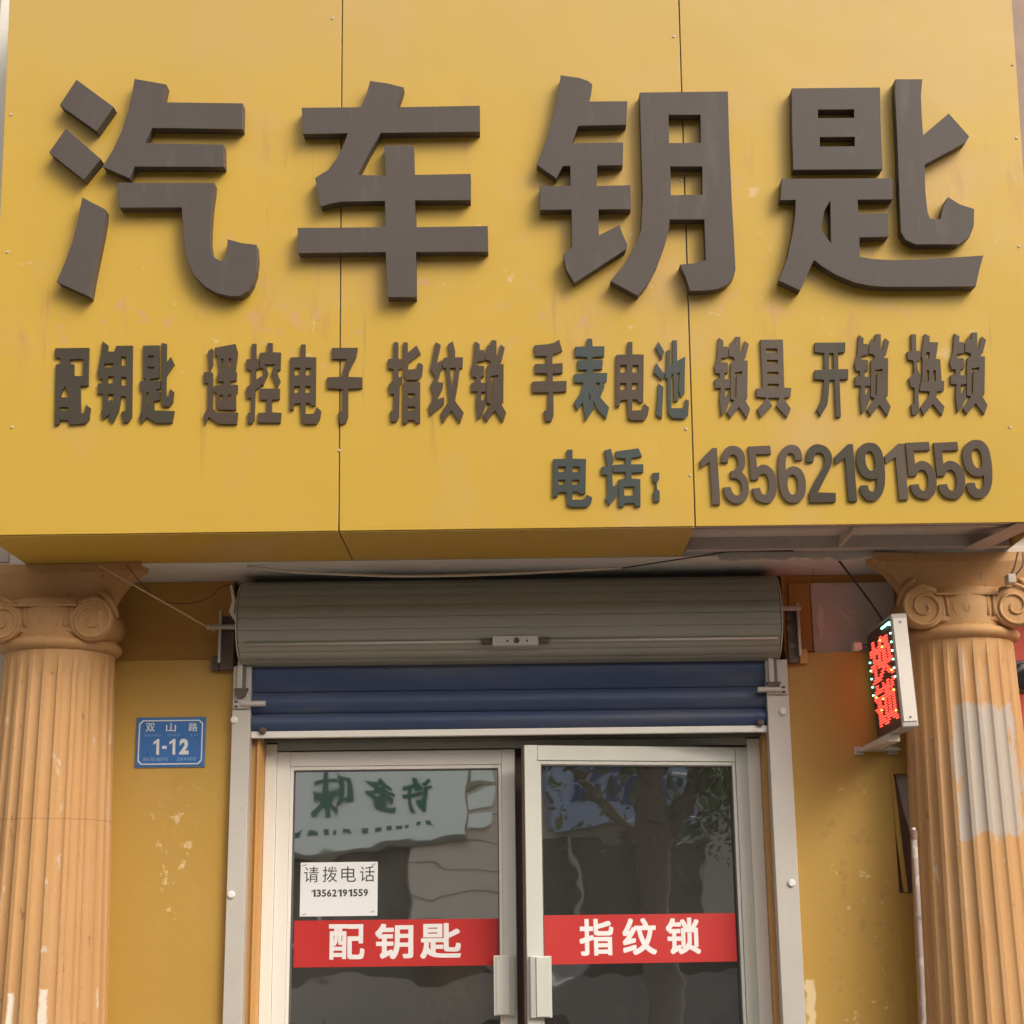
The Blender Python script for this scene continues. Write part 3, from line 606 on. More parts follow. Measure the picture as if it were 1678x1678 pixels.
# --- text from Blender's own built-in font
_tc = {}
def text_mesh(ch, off=0.0):
    if (ch, off) in _tc: return _tc[(ch, off)]
    cu = bpy.data.curves.new('glyph', 'FONT'); cu.body = ch; cu.offset = off; cu.resolution_u = 5; cu.fill_mode = 'FRONT'
    ob = bpy.data.objects.new('glyph', cu); sc.collection.objects.link(ob)
    dg = bpy.context.evaluated_depsgraph_get(); me = bpy.data.meshes.new_from_object(ob.evaluated_get(dg))
    vs = [(v.co.x, v.co.y) for v in me.vertices]; fs = [tuple(p.vertices) for p in me.polygons]
    bpy.data.objects.remove(ob); bpy.data.curves.remove(cu); bpy.data.meshes.remove(me)
    x0 = min(v[0] for v in vs); x1 = max(v[0] for v in vs); y0 = min(v[1] for v in vs); y1 = max(v[1] for v in vs)
    r = ([((a-x0)/(x1-x0), (c-y0)/(y1-y0)) for a, c in vs], fs, (x1-x0)/(y1-y0)); _tc[(ch, off)] = r; return r
ONE = [(0, .785), (.66, 1), (.96, 1), (1, 0), (.56, 0), (.53, .76), (.02, .645)]
def glyph(ch, off, fn, mt, parent, depth=0, name='character', label=None, bold=0):
    """fn(u, v, d): unit box -> world. Flat print when depth = 0, a raised cut-out otherwise."""
    mb = MB()
    if ch == '1' and off > .02:
        if depth: mb.prism([ONE], fn, 0, depth)
        else: mb.add([fn(a, c, 0) for a, c in ONE], [tuple(t) for t in tessellate_polygon([[Vector((a, c, 0)) for a, c in ONE]])])
        o = mb.build(name, mt, parent)
        if label: o['label'] = label
        return o
    vs, fs, _ = text_mesh(ch, off)
    if bold:
        # a heavy weight: the glyph printed several times, each a hair's breadth aside
        L = 0; k_ = 1-2*bold
        for i in (-1, -.5, 0, .5, 1):
            for j in (-1, -.5, 0, .5, 1):
                mb.add([fn(.5+(a-.5)*k_+i*bold, .5+(c-.5)*k_+j*bold, L*.00002) for a, c in vs], fs); L += 1
        o = mb.build(name, mt, parent, fix=False)
        if label: o['label'] = label
        return o
    if not depth:
        mb.add([fn(a, c, 0) for a, c in vs], fs); o = mb.build(name, mt, parent)
    else:
        ec = {}
        for f in fs:
            for i in range(len(f)):
                e = (f[i], f[(i+1) % len(f)]); ec[e] = 1
        rim = [e for e in ec if (e[1], e[0]) not in ec]; n = len(vs)
        mb.add([fn(a, c, depth) for a, c in vs] + [fn(a, c, 0) for a, c in vs], list(fs) + [(b_, a_, a_+n, b_+n) for a_, b_ in rim])
        o = mb.build(name, mt, parent, fix=False)
    if label: o['label'] = label
    return o
C_ = 1
DG = {
'1': [[(0,.785,1),(.66,1,1),(.92,1,1),(1,0,1),(.58,0,1),(.50,.76,1),(.02,.645,1)]],
'6': [[(240,235,1),(192,240,1),(185,200),(165,185),(148,190),(135,215),(128,260),(130,306),(150,290),(185,283),(225,305),(250,360),(255,420),(245,490),(215,535),(170,548),(125,535),(92,480),(80,400),(78,320),(82,240),(98,175),(130,138),(170,125),(210,138),(232,175)],
      [(165,343),(145,360),(136,410),(140,455),(155,485),(172,488),(192,475),(203,440),(202,395),(190,355)]],
'9': [[(672,420,1),(715,420,1),(722,455),(742,468),(762,455),(772,420),(774,368,1),(745,378),(700,365),(668,325),(652,260),(652,210),(665,155),(700,120),(740,110),(780,122),(812,170),(825,250),(828,330),(822,420),(800,490),(770,525),(735,533),(695,518),(672,480),(664,445)],
      [(735,172),(715,185),(707,225),(712,275),(728,308),(748,316),(765,300),(768,250),(762,205),(750,180)]],
'2': [[(285,250,1),(288,200),(305,150),(340,125),(375,122),(420,142),(448,185),(455,235),(440,295),(405,365),(352,472,1),(468,478,1),(466,542,1),(298,545,1),(293,480,1),(330,400),(375,320),(400,270),(405,225),(395,195),(372,183),(350,190),(338,215),(330,250,1)]],
'3': [[(1340,252,1),(1350,190),(1375,150),(1415,133),(1460,142),(1495,180),(1505,235),(1500,285),(1480,327,1),(1510,370),(1522,430),(1515,495),(1485,540),(1440,553),(1395,540),(1360,495),(1350,435,1),(1400,432,1),(1412,475),(1438,495),(1462,485),(1475,450),(1468,400),(1440,372),(1405,370,1),(1402,320,1),(1435,305),(1455,270),(1452,225),(1432,198),(1408,200),(1392,225),(1388,255,1)]],
'5': [[(1012,110,1),(1160,105,1),(1165,165,1),(1062,168,1),(1065,262,1),(1100,243),(1140,252),(1175,290),(1193,350),(1193,420),(1178,480),(1145,515),(1105,518),(1060,500),(1035,460),(1027,415,1),(1080,410,1),(1090,445),(1110,460),(1130,445),(1142,400),(1138,345),(1118,310),(1095,310),(1078,330),(1072,350,1),(1022,352,1)]]}
def curve_loop(lp, n=4):
    out = []; L = len(lp)
    for i in range(L):
        a, p, q, b_ = lp[i-1], lp[i], lp[(i+1) % L], lp[(i+2) % L]
        cp, cq = len(p) > 2, len(q) > 2
        p, q, a, b_ = (Vector(v[:2]) for v in (p, q, a, b_))
        if cp and cq: out.append(p); continue
        if cp: a = p
        if cq: b_ = q
        for k in range(n):
            t = k/n; out.append(.5*((2*p)+(q-a)*t+(2*a-5*p+4*q-b_)*t*t+(-a+3*p-3*q+b_)*t**3))
    return [(v.x, v.y) for v in out]
def unit_digit(ch):
    loops = DG[ch]; xs = [p[0] for p in loops[0]]; ys = [p[1] for p in loops[0]]
    x0, x1, y0, y1 = min(xs), max(xs), min(ys), max(ys); res = []
    for lp in loops:
        c_ = curve_loop(lp)
        res.append(c_ if ch == '1' else [((a-x0)/(x1-x0), (y1-c)/(y1-y0)) for a, c in c_])
    return res
Q6 = (1260, 700, 4.416)
digs = [('1', O5, 1192, 1313, 150, 560), ('3', O5, 1342, 1522, 133, 553), ('5', O5, 1545, 1723, 132, 548), ('6', Q6, 77, 256, 125, 548),
        ('2', Q6, 285, 468, 122, 545), ('1', Q6, 492, 620, 122, 538), ('9', Q6, 650, 830, 110, 533),
        ('1', Q6, 856, 988, 118, 526), ('5', Q6, 1010, 1196, 105, 520), ('5', Q6, 1215, 1402, 105, 520), ('9', Q6, 1422, 1603, 90, 515)]
dm = [Y_, Y_, Y_, Y_, D_, D_, D_, Y_, B_, B_, B_]
for (ch, (ox, oy, s), a0, a1, c0, c1), mt_ in zip(digs, dm):
    p0 = S(ox+a0/s, oy+c1/s, TH2); p1 = S(ox+a1/s, oy+c0/s, TH2)
    o = MB().prism(unit_digit(ch), lambda u, v, d, p0=p0, p1=p1: SF(p0[0]+(p1[0]-p0[0])*u, p0[1]+(p1[1]-p0[1])*v, d), .0005, TH2).build('digit', mt_, sg)
    o['label'] = 'raised digit ' + ch

# ---------------------------------------------------------------- roller shutter
rs = thing('roller_shutter', 'half-rolled metal roller shutter above the doors, grey coil and blue curtain', 'shutter', (0, 0, -.02))
CY, CZ, CR = -.015, 2.395, .132
nsl = 18
XL, XR = -.880, .793
for k in range(nsl):
    a0 = R(-100) + k*R(16.5); a1 = a0 + R(16.5)-.009
    prof = []
    for j in range(6):
        t = j/5; a = a0+(a1-a0)*t; r = CR + .0022*math.sin(math.pi*t)**.6
        prof.append((CY - math.cos(a)*r, CZ + math.sin(a)*r))
    for j in range(5, -1, -1):
        t = j/5; a = a0+(a1-a0)*t; r = CR - .004
        prof.append((CY - math.cos(a)*r, CZ + math.sin(a)*r))
    if math.sin((a0+a1)/2) > .93 and False: continue
    MB().loft([[Vector((x, y, z)) for y, z in prof] for x in (XL, XR)]).build('coil_slat', M['slat'], rs)
MB().loft([[Vector((x, CY+math.cos(2*math.pi*i/32)*(CR-.006), CZ+math.sin(2*math.pi*i/32)*(CR-.006))) for i in range(32)] for x in (XL+.004, XR-.004)]).build('coil_core', M['lintel'], rs)
# lock bar on the coil
zl = P(840, 1049, -.15).z; yl = CY - math.sqrt(max(0, (CR+.004)**2-(zl-CZ)**2)) - .002
lk = MB().box(-.094, .047, yl-.012, yl+.02, zl-.014, zl+.016).build('lock_box', M['rail'], rs, bev=.002)
kh = [[Vector((-.020+math.cos(2*math.pi*i/16)*r, y, zl+.001+math.sin(2*math.pi*i/16)*r)) for i in range(16)] for r, y in ((.009, yl-.0125), (.009, yl-.015), (.004, yl-.0152))]
MB().loft(kh).build('keyhole', M['dark'], lk)
for x in (-.048, .012): MB().tube([(x, yl-.011, zl), (x, yl-.0145, zl)], .0035, 8).build('screw', M['rust'], lk)
for a_, c_ in ((XL+.02, -.12), (.073, XR-.01)): MB().tube([(a_, yl+.001, zl+.001), (c_, yl+.001, zl+.001)], .0042, 8).build('lock_rod', M['rail'], rs, smooth=True)
for x in (-.112, .064): MB().tube([(x-.014, yl, zl), (x+.014, yl, zl)], .010, 10).build('rod_nut', M['rust'], rs)
# blue curtain
zb = [P(840, q, 0).z for q in (1066, 1130, 1165, 1194)]
for i in range(3):
    z1_, z0_ = zb[i], zb[i+1]; prof = []
    for j in range(9):
        t = j/8; prof.append((-.002 - .013*math.sin(math.pi*t)**.8, z0_+.0012+(z1_-z0_-.0024)*t))
    prof += [(.006, z1_-.0012), (.006, z0_+.0012)]
    MB().loft([[Vector((x, y, z)) for y, z in prof] for x in (RXLi-.004, RXRi+.004)]).build('curtain_slat', M['blue'], rs)
MB().box(RXLi-.002, RXRi+.002, .0065, .012, zb[3], zb[0]+.3).build('curtain_backing', M['lintel'], rs)
zbb = P(840, 1205, 0).z
MB().box(RXLi+.001, RXRi-.001, -.012, .012, zbb, zb[3]-.0005).build('bottom_bar', M['alu'], rs, bev=.002)
for px_ in (430, 1246):
    q = P(px_, 1197 if px_ < 800 else 1184, -.02)
    MB().loft([[Vector((q.x+math.cos(2*math.pi*i/14)*r, y, q.z+math.sin(2*math.pi*i/14)*r)) for i in range(14)] for r, y in ((.012, -.0125), (.012, -.022), (.006, -.028))]).build('stop_bolt', M['rust'], rs)
# guide rails
for x0, x1 in ((RXL, RXLi), (RXRi, RXR)):
    rl = MB().box(x0, x1, -.03, .028, -.02, 2.262).build('guide_rail', M['rail'], rs, bev=.0015)
for px_, py_ in ((384, 1180), (379, 1466), (1283, 1166), (1297, 1447)):
    q = P(px_, py_, -.03)
    MB().loft([[Vector((q.x+math.cos(2*math.pi*i/16)*r, y, q.z+math.sin(2*math.pi*i/16)*r)) for i in range(16)] for r, y in ((.0115, -.0305), (.0115, -.035), (.008, -.038))]).build('rail_cap', M['white'], rs)
# end plates, brackets and stops
for sgn, xe, px0, px1 in ((-1, XL, 345, 378), (1, XR, 1281, 1325)):
    MB().loft([[Vector((x, CY+math.cos(2*math.pi*i/32)*(CR-.0), CZ+math.sin(2*math.pi*i/32)*(CR))) for i in range(32)] for x in sorted((xe+sgn*.003, xe+sgn*.007))]).build('end_plate', M['rail'], rs)
    br0, br1 = P(px0, 1095, -.02).x, P(px1, 1095, -.02).x
    br0, br1 = (br0, RXL-.002) if sgn < 0 else (RXR+.006, br1)
    zt_, zb_ = P(840, 1015, -.02).z, P(840, 1092, -.02).z
    mid = br0 + (br1-br0)*(.42 if sgn < 0 else .55)
    MB().box(*( (mid, br1) if sgn < 0 else (br0, mid)), -.03, -.006, zb_, zt_+.02).build('bracket_plate', M['rust'], rs, bev=.002)
    MB().box(*( (br0, mid-.002) if sgn < 0 else (mid+.002, br1)), -.018, -.004, zb_-.002, zb_+.045).build('bracket_foot', M['rust'] if sgn < 0 else M['wood'], rs, bev=.002)
    zz = P(840, 1022 if sgn < 0 else 1003, -.04).z
    MB().tube([(br0-.012 if sgn < 0 else XR+.008, -.045, zz), (RXL+.02 if sgn < 0 else mid+.01, -.045, zz)], .008, 10).build('axle_bolt', M['rail'], rs)
    MB().box(mid-.003, mid+.004, -.05, -.03, zb_+.02, zt_+.035).build('bracket_rib', M['rail'], rs)
    # curtain guide lip with dark stop
    gx = (RXLi-.028) if sgn < 0 else (RXRi+.022)
    MB().box(gx-.014, gx+.002, -.043, -.0305, 2.19, 2.275).build('guide_lip', M['rail'], rs, bev=.001)
    MB().box(gx-.004, gx+.012, -.040, -.0305, 2.19, 2.262).build('guide_lip', M['lintel'], rs)
    MB().prism([[(gx-.022, 2.19), (gx+.022, 2.19), (gx+.012, 2.166), (gx-.004, 2.158), (gx-.016, 2.170)]], lambda x, z, d: Vector((x, -.0305-d, z)), 0, .018).build('rubber_stop', M['rust'], rs, bev=.001)
    # latch across the rail
    zc_ = P(840, 1148 if sgn < 0 else 1134, -.04).z + (.0 if sgn < 0 else -.002)
    xa, xb = (RXL+.002, RXL+.105) if sgn < 0 else (RXR-.108, RXR-.004)
    MB().tube([(xa+.01 if sgn > 0 else xa+.03, -.043, zc_), (xb if sgn < 0 else xb-.02, -.043, zc_)], .0085, 10).build('latch_pin', M['rail'], rs, smooth=False)
    MB().box(*( (RXL+.003, RXLi) if sgn < 0 else (RXRi, RXR-.003)), -.04, -.0305, zc_-.014, zc_+.013).build('latch_plate', M['rail'], rs, bev=.001)
    for dz in (-.008, .007): MB().box(*( (RXL+.008, RXL+.018) if sgn < 0 else (RXR-.022, RXR-.012)), -.0425, -.0402, zc_+dz-.003, zc_+dz+.003).build('latch_screw', M['dark'], rs)
# torn white wrap at the coil ends
blob([(379, 960), (384, 985), (380, 1003), (388, 1020)], .007, 'torn_wrap', M['glue'], rs, -.10, .01)
blob([(1272, 962), (1276, 980), (1280, 998)], .006, 'torn_wrap', M['glue'], rs, -.10, .01)

# ---------------------------------------------------------------- door frame and doors
df = thing('door_frame', 'aluminium frame around the two glass doors', 'door frame', (-.04, .1, -.02))
MB().box(-.8215, -.785, .095, .16, -.02, 2.03).build('jamb', M['alu'], df, bev=.002)
MB().box(.704, .7445, .095, .16, -.02, 2.03).build('jamb', M['alu'], df, bev=.002)
MB().box(-.7848, .7038, .10, .16, 2.010, 2.034).build('head', M['head'], df, bev=.0015)
MB().box(-.822, .746, .06, .129, 2.0345, 2.046).build('head_flashing', M['lintel'], df)
MB().box(-.06, .03, .161, .17, -.02, 2.0).build('gap_fill_strip', M['seal'], df)  # brown strip added behind the door gap so it looks less black
MB().box(-.781, .70, .145, .159, 1.99, 2.0095).build('door_stop', M['dark'], df)
def door(lab, hinge, sgn, W, ang, rm, gm, zt, banner, words, bz, wz):
    """leaf drawn in its own frame: u from the hinge towards the meeting stile, y out of the shop is negative"""
    d = thing('glass_door', lab, 'door', (hinge, .125, -.02), 'double glass doors')
    d.rotation_euler = (0, 0, ang)
    c, s_ = math.cos(ang), math.sin(ang); H0 = Vector((hinge, .125, 0))
    def T(u, y, z):
        x = sgn*u; return H0 + Vector((x*c - y*s_, x*s_ + y*c, z))
    def bx(name, u0, u1, y0, y1, z0, z1, mt, par=d, bev=.0012):
        m_ = MB(); m_.hexa([T(u0,y0,z0),T(u1,y0,z0),T(u1,y1,z0),T(u0,y1,z0),T(u0,y0,z1),T(u1,y0,z1),T(u1,y1,z1),T(u0,y1,z1)]); return m_.build(name, mt, par, bev=bev)
    sw, tr_ = .041, .046
    bx('stile', 0, sw, -.022, .022, .0, zt, rm); bx('stile', W-sw, W, -.022, .022, .0, zt, rm)
    bx('top_rail', sw+.0008, W-sw-.0008, -.021, .021, zt-tr_, zt-.0006, rm); bx('bottom_rail', sw+.0008, W-sw-.0008, -.021, .021, 0, .10, rm)
    bx('glazing_bead', sw+.0006, sw+.011, -.017, .01, .101, zt-tr_-.0006, rm); bx('glazing_bead', W-sw-.011, W-sw-.0006, -.017, .01, .101, zt-tr_-.0006, rm)
    bx('glazing_bead', sw+.0115, W-sw-.0115, -.0165, .01, zt-tr_-.012, zt-tr_-.0006, rm)
    bx('glass_pane', sw+.0112, W-sw-.0112, -.003, .003, .101, zt-tr_-.0125, gm, bev=0)
    bx('gasket', sw+.0112, sw+.0145, -.0155, -.0035, .102, zt-tr_-.013, M['dark'], bev=0); bx('gasket', W-sw-.0145, W-sw-.0112, -.0155, -.0035, .102, zt-tr_-.013, M['dark'], bev=0)
    bx('gasket', sw+.015, W-sw-.015, -.0155, -.0035, zt-tr_-.0165, zt-tr_-.0125, M['dark'], bev=0)
    bx('edge_seal', W, W+.003, -.012, .012, 0, zt-.002, M['seal'], bev=0)
    # pull handle: a folded plate standing off the meeting stile
    hz0, hz1 = 1.200, 1.376
    hd = bx('handle', W-sw-.030, W-.006, -.040, -.0225, hz0, hz1, rm)
    bx('handle_face', W-sw-.022, W-sw+.018, -.046, -.0402, hz0+.003, hz1-.003, rm, hd)
    for k in range(3): bx('handle_groove', W-sw+.021+k*.0045, W-sw+.0235+k*.0045, -.042, -.0402, hz0+.002, hz1-.002, M['alu_cool'], hd, 0)
    # vinyl band on the glass
    u0, u1 = sorted(((banner[0]-hinge)*sgn/c, (banner[1]-hinge)*sgn/c))
    u0 = max(u0, sw+.0117); u1 = min(u1, W-sw-.0117)
    vb = bx('vinyl_band', u0, u1, -.0042, -.0031, bz[0], bz[1], M['red'], bev=0)
    for ch, a0, a1 in words:
        glyph(ch, 0, lambda u, v, d_, a0=a0, a1=a1: T(((a0+(a1-a0)*u)-hinge)*sgn/c, -.0046-d_, wz[0]+(wz[1]-wz[0])*v), M['white'], vb, label='white bold character ' + ch, bold=.025)
    return d, T, bx
dl, TL, bxl = door('left glass door with bright aluminium frame, red band and white phone notice', -.784, 1, .752, 0, M['alu'], M['g_left'], 2.006,
   (-.722, -.084), [('配', -.614, -.503), ('钥', -.470, -.352), ('匙', -.330, -.204)], (1.346, 1.486), (1.368, 1.474))
# mapping along the right leaf: positions measured on the closed plane, then scaled to the leaf
hR = .7025; WR = .722; aR = R(11.5)
dr, TR, bxr = door('right glass door standing slightly ajar, grey frame and red band, no notice', hR, -1, WR, aR, M['alu_cool'], M['g_right'], 2.004,
   (.05, .645), [('指', .158, .262), ('纹', .290, .395), ('锁', .425, .532)], (1.350, 1.494), (1.374, 1.482))
# handwritten-like printed notice taped behind the left pane
q0, q1 = P(491, 1502, .12), P(619, 1412, .12)
pn = bxl('paper_notice', q0.x+.784, q1.x+.784, -.0050, -.0031, q0.z, q1.z, M['paper'], bev=0)
pw, ph = q1.x-q0.x, q1.z-q0.z
for i, ch in enumerate('请拨电话'):
    a0 = q0.x+pw*(.045+.242*i); a1 = a0+pw*.19
    glyph(ch, 0, lambda u, v, d_, a0=a0, a1=a1: TL(a0+(a1-a0)*u+.784, -.0054, q0.z+ph*(.63+.29*v)), M['ink'], pn, label='printed character ' + ch)
x_ = q0.x+pw*.145
for ch in '13562191559':
    w_ = pw*.058
    glyph(ch, .03, lambda u, v, d_, a0=x_, w_=w_: TL(a0+w_*u+.784, -.0054, q0.z+ph*(.36+.135*v)), M['ink'], pn, name='digit'); x_ += pw*.0675
for cx_, cz_ in ((.05, .95), (.95, .95), (.06, .04), (.94, .08)):
    xx, zz = q0.x+pw*cx_+.784, q0.z+ph*cz_
    m_ = MB(); m_.hexa([TL(xx-.007, -.0056, zz-.004), TL(xx+.006, -.0056, zz-.001), TL(xx+.006, -.0051, zz-.001), TL(xx-.007, -.0051, zz-.004), TL(xx-.007, -.0056, zz), TL(xx+.007, -.0056, zz+.004), TL(xx+.007, -.0051, zz+.004), TL(xx-.007, -.0051, zz)])
    m_.build('tape', M['clip'], pn)

# ---------------------------------------------------------------- blue house number plate
def plate(lab, x0, x1, z0, z1, Y, full=True):
    t = thing('house_number_plate', lab, 'plate', ((x0+x1)/2, Y, z0))
    MB().box(x0, x1, Y-.003, Y, z0, z1).build('plate_back', M['pedge'], t, bev=.001)
    e = .004; MB().box(x0+e, x1-e, Y-.0042, Y-.0031, z0+e, z1-e).build('plate_face', M['pblue'], t)
    w_, h_ = x1-x0, z1-z0; o_ = .0095; i_ = .0130; ch = .011
    def octo(o, c): return [(x0+o+c, z0+o), (x1-o-c, z0+o), (x1-o, z0+o+c), (x1-o, z1-o-c), (x1-o-c, z1-o), (x0+o+c, z1-o), (x0+o, z1-o-c), (x0+o, z0+o+c)]
    MB().prism([octo(o_, ch), octo(i_, ch-.001)[::-1]], lambda x, z, d: Vector((x, Y-d, z)), .0043, .0052).build('border', M['pwhite'], t)
    if full:
        def put(ch, u0, u1, v0, v1, mt_, off):
            glyph(ch, off, lambda u, v, d: Vector((x0+w_*(u0+(u1-u0)*u), Y-.0050, z0+h_*(v0+(v1-v0)*v))), mt_, t)
        for ch, u0, u1 in (('双', .14, .27), ('山', .43, .57), ('路', .75, .88)): put(ch, u0, u1, .71, .88, M['pwhite'], .008)
        def line(s_, u0, u1, v0, v1, mt_, off, cw=.8):
            n = len(s_); st = (u1-u0)/n
            for i, ch in enumerate(s_):
                if ch != ' ': put(ch, u0+st*i, u0+st*(i+cw), v0, v1, mt_, off)
        line('SHUANG', .125, .37, .615, .665, M['ppale'], 0); line('SHAN', .46, .64, .615, .665, M['ppale'], 0); line('LU', .79, .89, .615, .665, M['ppale'], 0)
        put('1', .255, .345, .255, .565, M['pwhite'], .06); put('-', .385, .45, .37, .43, M['pwhite'], .02); put('1', .485, .575, .255, .565, M['pwhite'], .06); put('2', .63, .765, .255, .565, M['pwhite'], .05)
        line('邮政编码', .125, .49, .13, .205, M['ppale'], .01, .85); line('264400', .60, .885, .135, .205, M['ppale'], .02)
    return t
plate('blue enamel house number plate reading 1-12 on the yellow wall panel', -1.212, -.993, 1.951, 2.108, -.0005)

# ---------------------------------------------------------------- LED blade sign
ls = thing('led_sign', 'lit red and green LED blade sign with white end cap beside the right column', 'led sign', (1.11, -.03, 2.01))
ls.rotation_euler = (0, -R(2.2), 0)
LC = ls.matrix_basis.copy()
LC = Matrix.LocRotScale(ls.location, ls.rotation_euler, None) @ Matrix.Translation(-Vector(ls.location))
def lb(name, x0, x1, y0, y1, z0, z1, mt_, par=ls, bev=.0015):
    m_ = MB().box(x0, x1, y0, y1, z0, z1); m_.v = [LC @ q for q in m_.v]; return m_.build(name, mt_, par, bev=bev)
LY0, LZ0, LZ1 = -.385, 2.012, 2.335
lb('case', 1.094, 1.128, LY0+.016, -.03, LZ0, LZ1, M['led_trim'])
cap = lb('end_cap', 1.087, 1.134, LY0, LY0+.0155, LZ0-.004, LZ1+.004, M['led_trim'], bev=.004)
lb('cap_plate', 1.0915, 1.1305, LY0-.0035, LY0-.0002, LZ0+.012, LZ1-.010, M['led_case'], cap, .0008)
for zz in (LZ0+.024, LZ1-.022):
    m_ = MB().tube([(1.112, LY0-.0036, zz), (1.112, LY0-.006, zz)], .0026, 10); m_.v = [LC @ q for q in m_.v]; m_.build('screw', M['rust'], cap)
for zz in (LZ0-.0035, LZ1+.0005): lb('case_edge', 1.090, 1.132, LY0+.016, -.032, zz, zz+.003, M['led_trim'], bev=0)
pf = lb('led_panel', 1.0905, 1.0935, LY0+.018, -.034, LZ0+.004, LZ1-.004, M['led_panel'], bev=0)
random.seed(21)
ya, yb = LY0+.030, -.046
za, zb2 = LZ0+.030, LZ1-.030
rd = MB(); gd = MB(); yd = MB()
def lit(ch, u, v):
    vs, fs, _ = text_mesh(ch, 0)
    for f in fs:
        for k in range(1, len(f)-1):
            (ax, ay), (bx, by), (cx, cy) = vs[f[0]], vs[f[k]], vs[f[k+1]]
            d1 = (u-bx)*(ay-by)-(ax-bx)*(v-by); d2 = (u-cx)*(by-cy)-(bx-cx)*(v-cy); d3 = (u-ax)*(cy-ay)-(cx-ax)*(v-ay)
            if not ((d1 < 0 or d2 < 0 or d3 < 0) and (d1 > 0 or d2 > 0 or d3 > 0)): return True
    return False
NC = 18
for h_, ch in ((1, '换'), (0, '锁')):
    for r_ in range(17):
        for c_ in range(1, NC-1):
            u, v = 1-(c_-1+.5)/(NC-2), (r_+.5)/17
            if not any(lit(ch, u+du, v+dv) for du, dv in ((0,0),(.032,0),(-.032,0),(0,.03),(0,-.03))): continue
            y = ya + (yb-ya)*c_/(NC-1); z = za + (zb2-za)*(h_*.51+r_/17*.49)
            m_ = rd if random.random() > .02 else yd
            m_.box(1.0868, 1.0903, y-.0042, y+.0042, z-.0017, z+.0017)
for k in range(7): gd.box(1.0862, 1.0903, ya-.002, ya+.005, za+.115+k*.0255, za+.1195+k*.0255)
for k in range(5): gd.box(1.0862, 1.0903, yb-.003, yb+.004, za+.10+k*.0255, za+.1045+k*.0255)
for k in range(7): gd.box(1.0862, 1.0903, ya+k*.016, ya+.012+k*.016, zb2+.012, zb2+.0165)
for m_, nm, mt_, lab in ((rd, 'red_diodes', M['led_red'], 'glowing red diodes'), (gd, 'green_diodes', M['led_green'], 'pale green border diodes'), (yd, 'amber_diodes', M['led_yellow'], 'a few amber diodes')):
    m_.v = [LC @ q for q in m_.v]; o = m_.build(nm, mt_, pf, fix=False); o['kind'] = 'stuff'; o['label'] = lab
# mounts
MB().box(1.03, 1.16, -.030, .0, 1.975, 1.983).build('mount_bar', M['rail'], ls, bev=.001)
MB().hexa([(1.085,-.2,1.985),(1.12,-.2,1.985),(1.10,-.01,1.978),(1.045,-.01,1.978),(1.085,-.2,2.008),(1.12,-.2,2.008),(1.10,-.01,1.99),(1.045,-.01,1.99)]).build('mount_arm', M['foam'], ls, bev=.001)
for x in (1.02, 1.125): MB().box(x, x+.03, -.008, -.0005, 1.965, 1.99).build('mount_foot', M['rail'], ls, bev=.001)
q = P(1402, 1061, -.01)
MB().box(q.x-.012, q.x+.014, -.045, -.0005, q.z-.011, q.z+.011).build('mount_socket', M['white'], ls, bev=.002)
MB().tube([(q.x+.012, -.03, q.z), (1.10, -.05, q.z+.002)], .006, 8).build('mount_pin', M['rust'], ls)

# ---------------------------------------------------------------- cables and pipe
def cable(lab, pts, r, mt_, name='cable', n=6):
    q = []
    for i in range(len(pts)-1):
        p0, p1, p2, p3 = (Vector(pts[max(i-1, 0)]), Vector(pts[i]), Vector(pts[i+1]), Vector(pts[min(i+2, len(pts)-1)]))
        for k in range(6):
            t = k/6; q.append(.5*((2*p1)+(p2-p0)*t+(2*p0-5*p1+4*p2-p3)*t*t+(-p0+3*p1-3*p2+p3)*t**3))
    q.append(Vector(pts[-1]))
    o = MB().tube(q, r, n).build(name, mt_, smooth=True); return tag(o, lab, 'cable')
cable('white flat cable sagging below the sign in front of the shutter coil', [P(405, 928, -.20), P(470, 936, -.22), P(560, 941, -.23), P(660, 944, -.23), P(780, 942, -.23), P(900, 937, -.23), P(1020, 930, -.23)], .0042, M['cablew'])
cable('thin black cable rising right from the end of the white cable', [P(1020, 931, -.235), P(1090, 920, -.25), P(1150, 911, -.26), P(1200, 904, -.27), P(1300, 903, -.28)], .0022, M['cableb'])
cable('pale tan cable stretched from the left capital down to the shutter bracket', [P(163, 927, -.33), P(230, 965, -.32), P(295, 1002, -.18), P(353, 1035, -.05)], .0024, M['cabley'])
cable('thin dark cable hanging slack under the soffit at the left', [P(207, 925, -.32), P(235, 960, -.3), P(262, 984, -.12), P(310, 989, -.02), P(345, 978, -.03), P(362, 962, -.05), P(378, 958, -.05)], .0013, M['cableb'])
cable('black power cable running diagonally from the soffit to the LED sign', [P(1364, 905, -.20), P(1395, 945, -.19), P(1425, 985, -.17), P(1450, 1022, -.16)], .0036, M['cableb'])
cable('thin red wire hanging from the soffit by the right bracket', [P(1352, 907, -.2), P(1336, 910, -.14), P(1332, 945, .0), P(1330, 968, .03)], .0011, M['cabler'])
rk = MB(); 
pts = [P(1352+10*math.cos(a)*1.1, 897+8*math.sin(a), -.21) for a in [k*.55 for k in range(12)]]
cable('coil of red wire knotted under the sign edge', pts, .0024, M['cabler'])
cable('twin dark cable beside the right column hanging over its capital', [P(1668, 905, -.30), P(1662, 930, -.31), P(1655, 945, -.31), P(1656, 955, -.31)], .0026, M['cableb'])
cable('short dark cable looping from the sign corner at the right edge', [P(1676, 905, -.30), P(1676, 925, -.31), P(1668, 938, -.31), P(1660, 946, -.31)], .0022, M['cableb'])
jb = P(1656, 948, -.31)
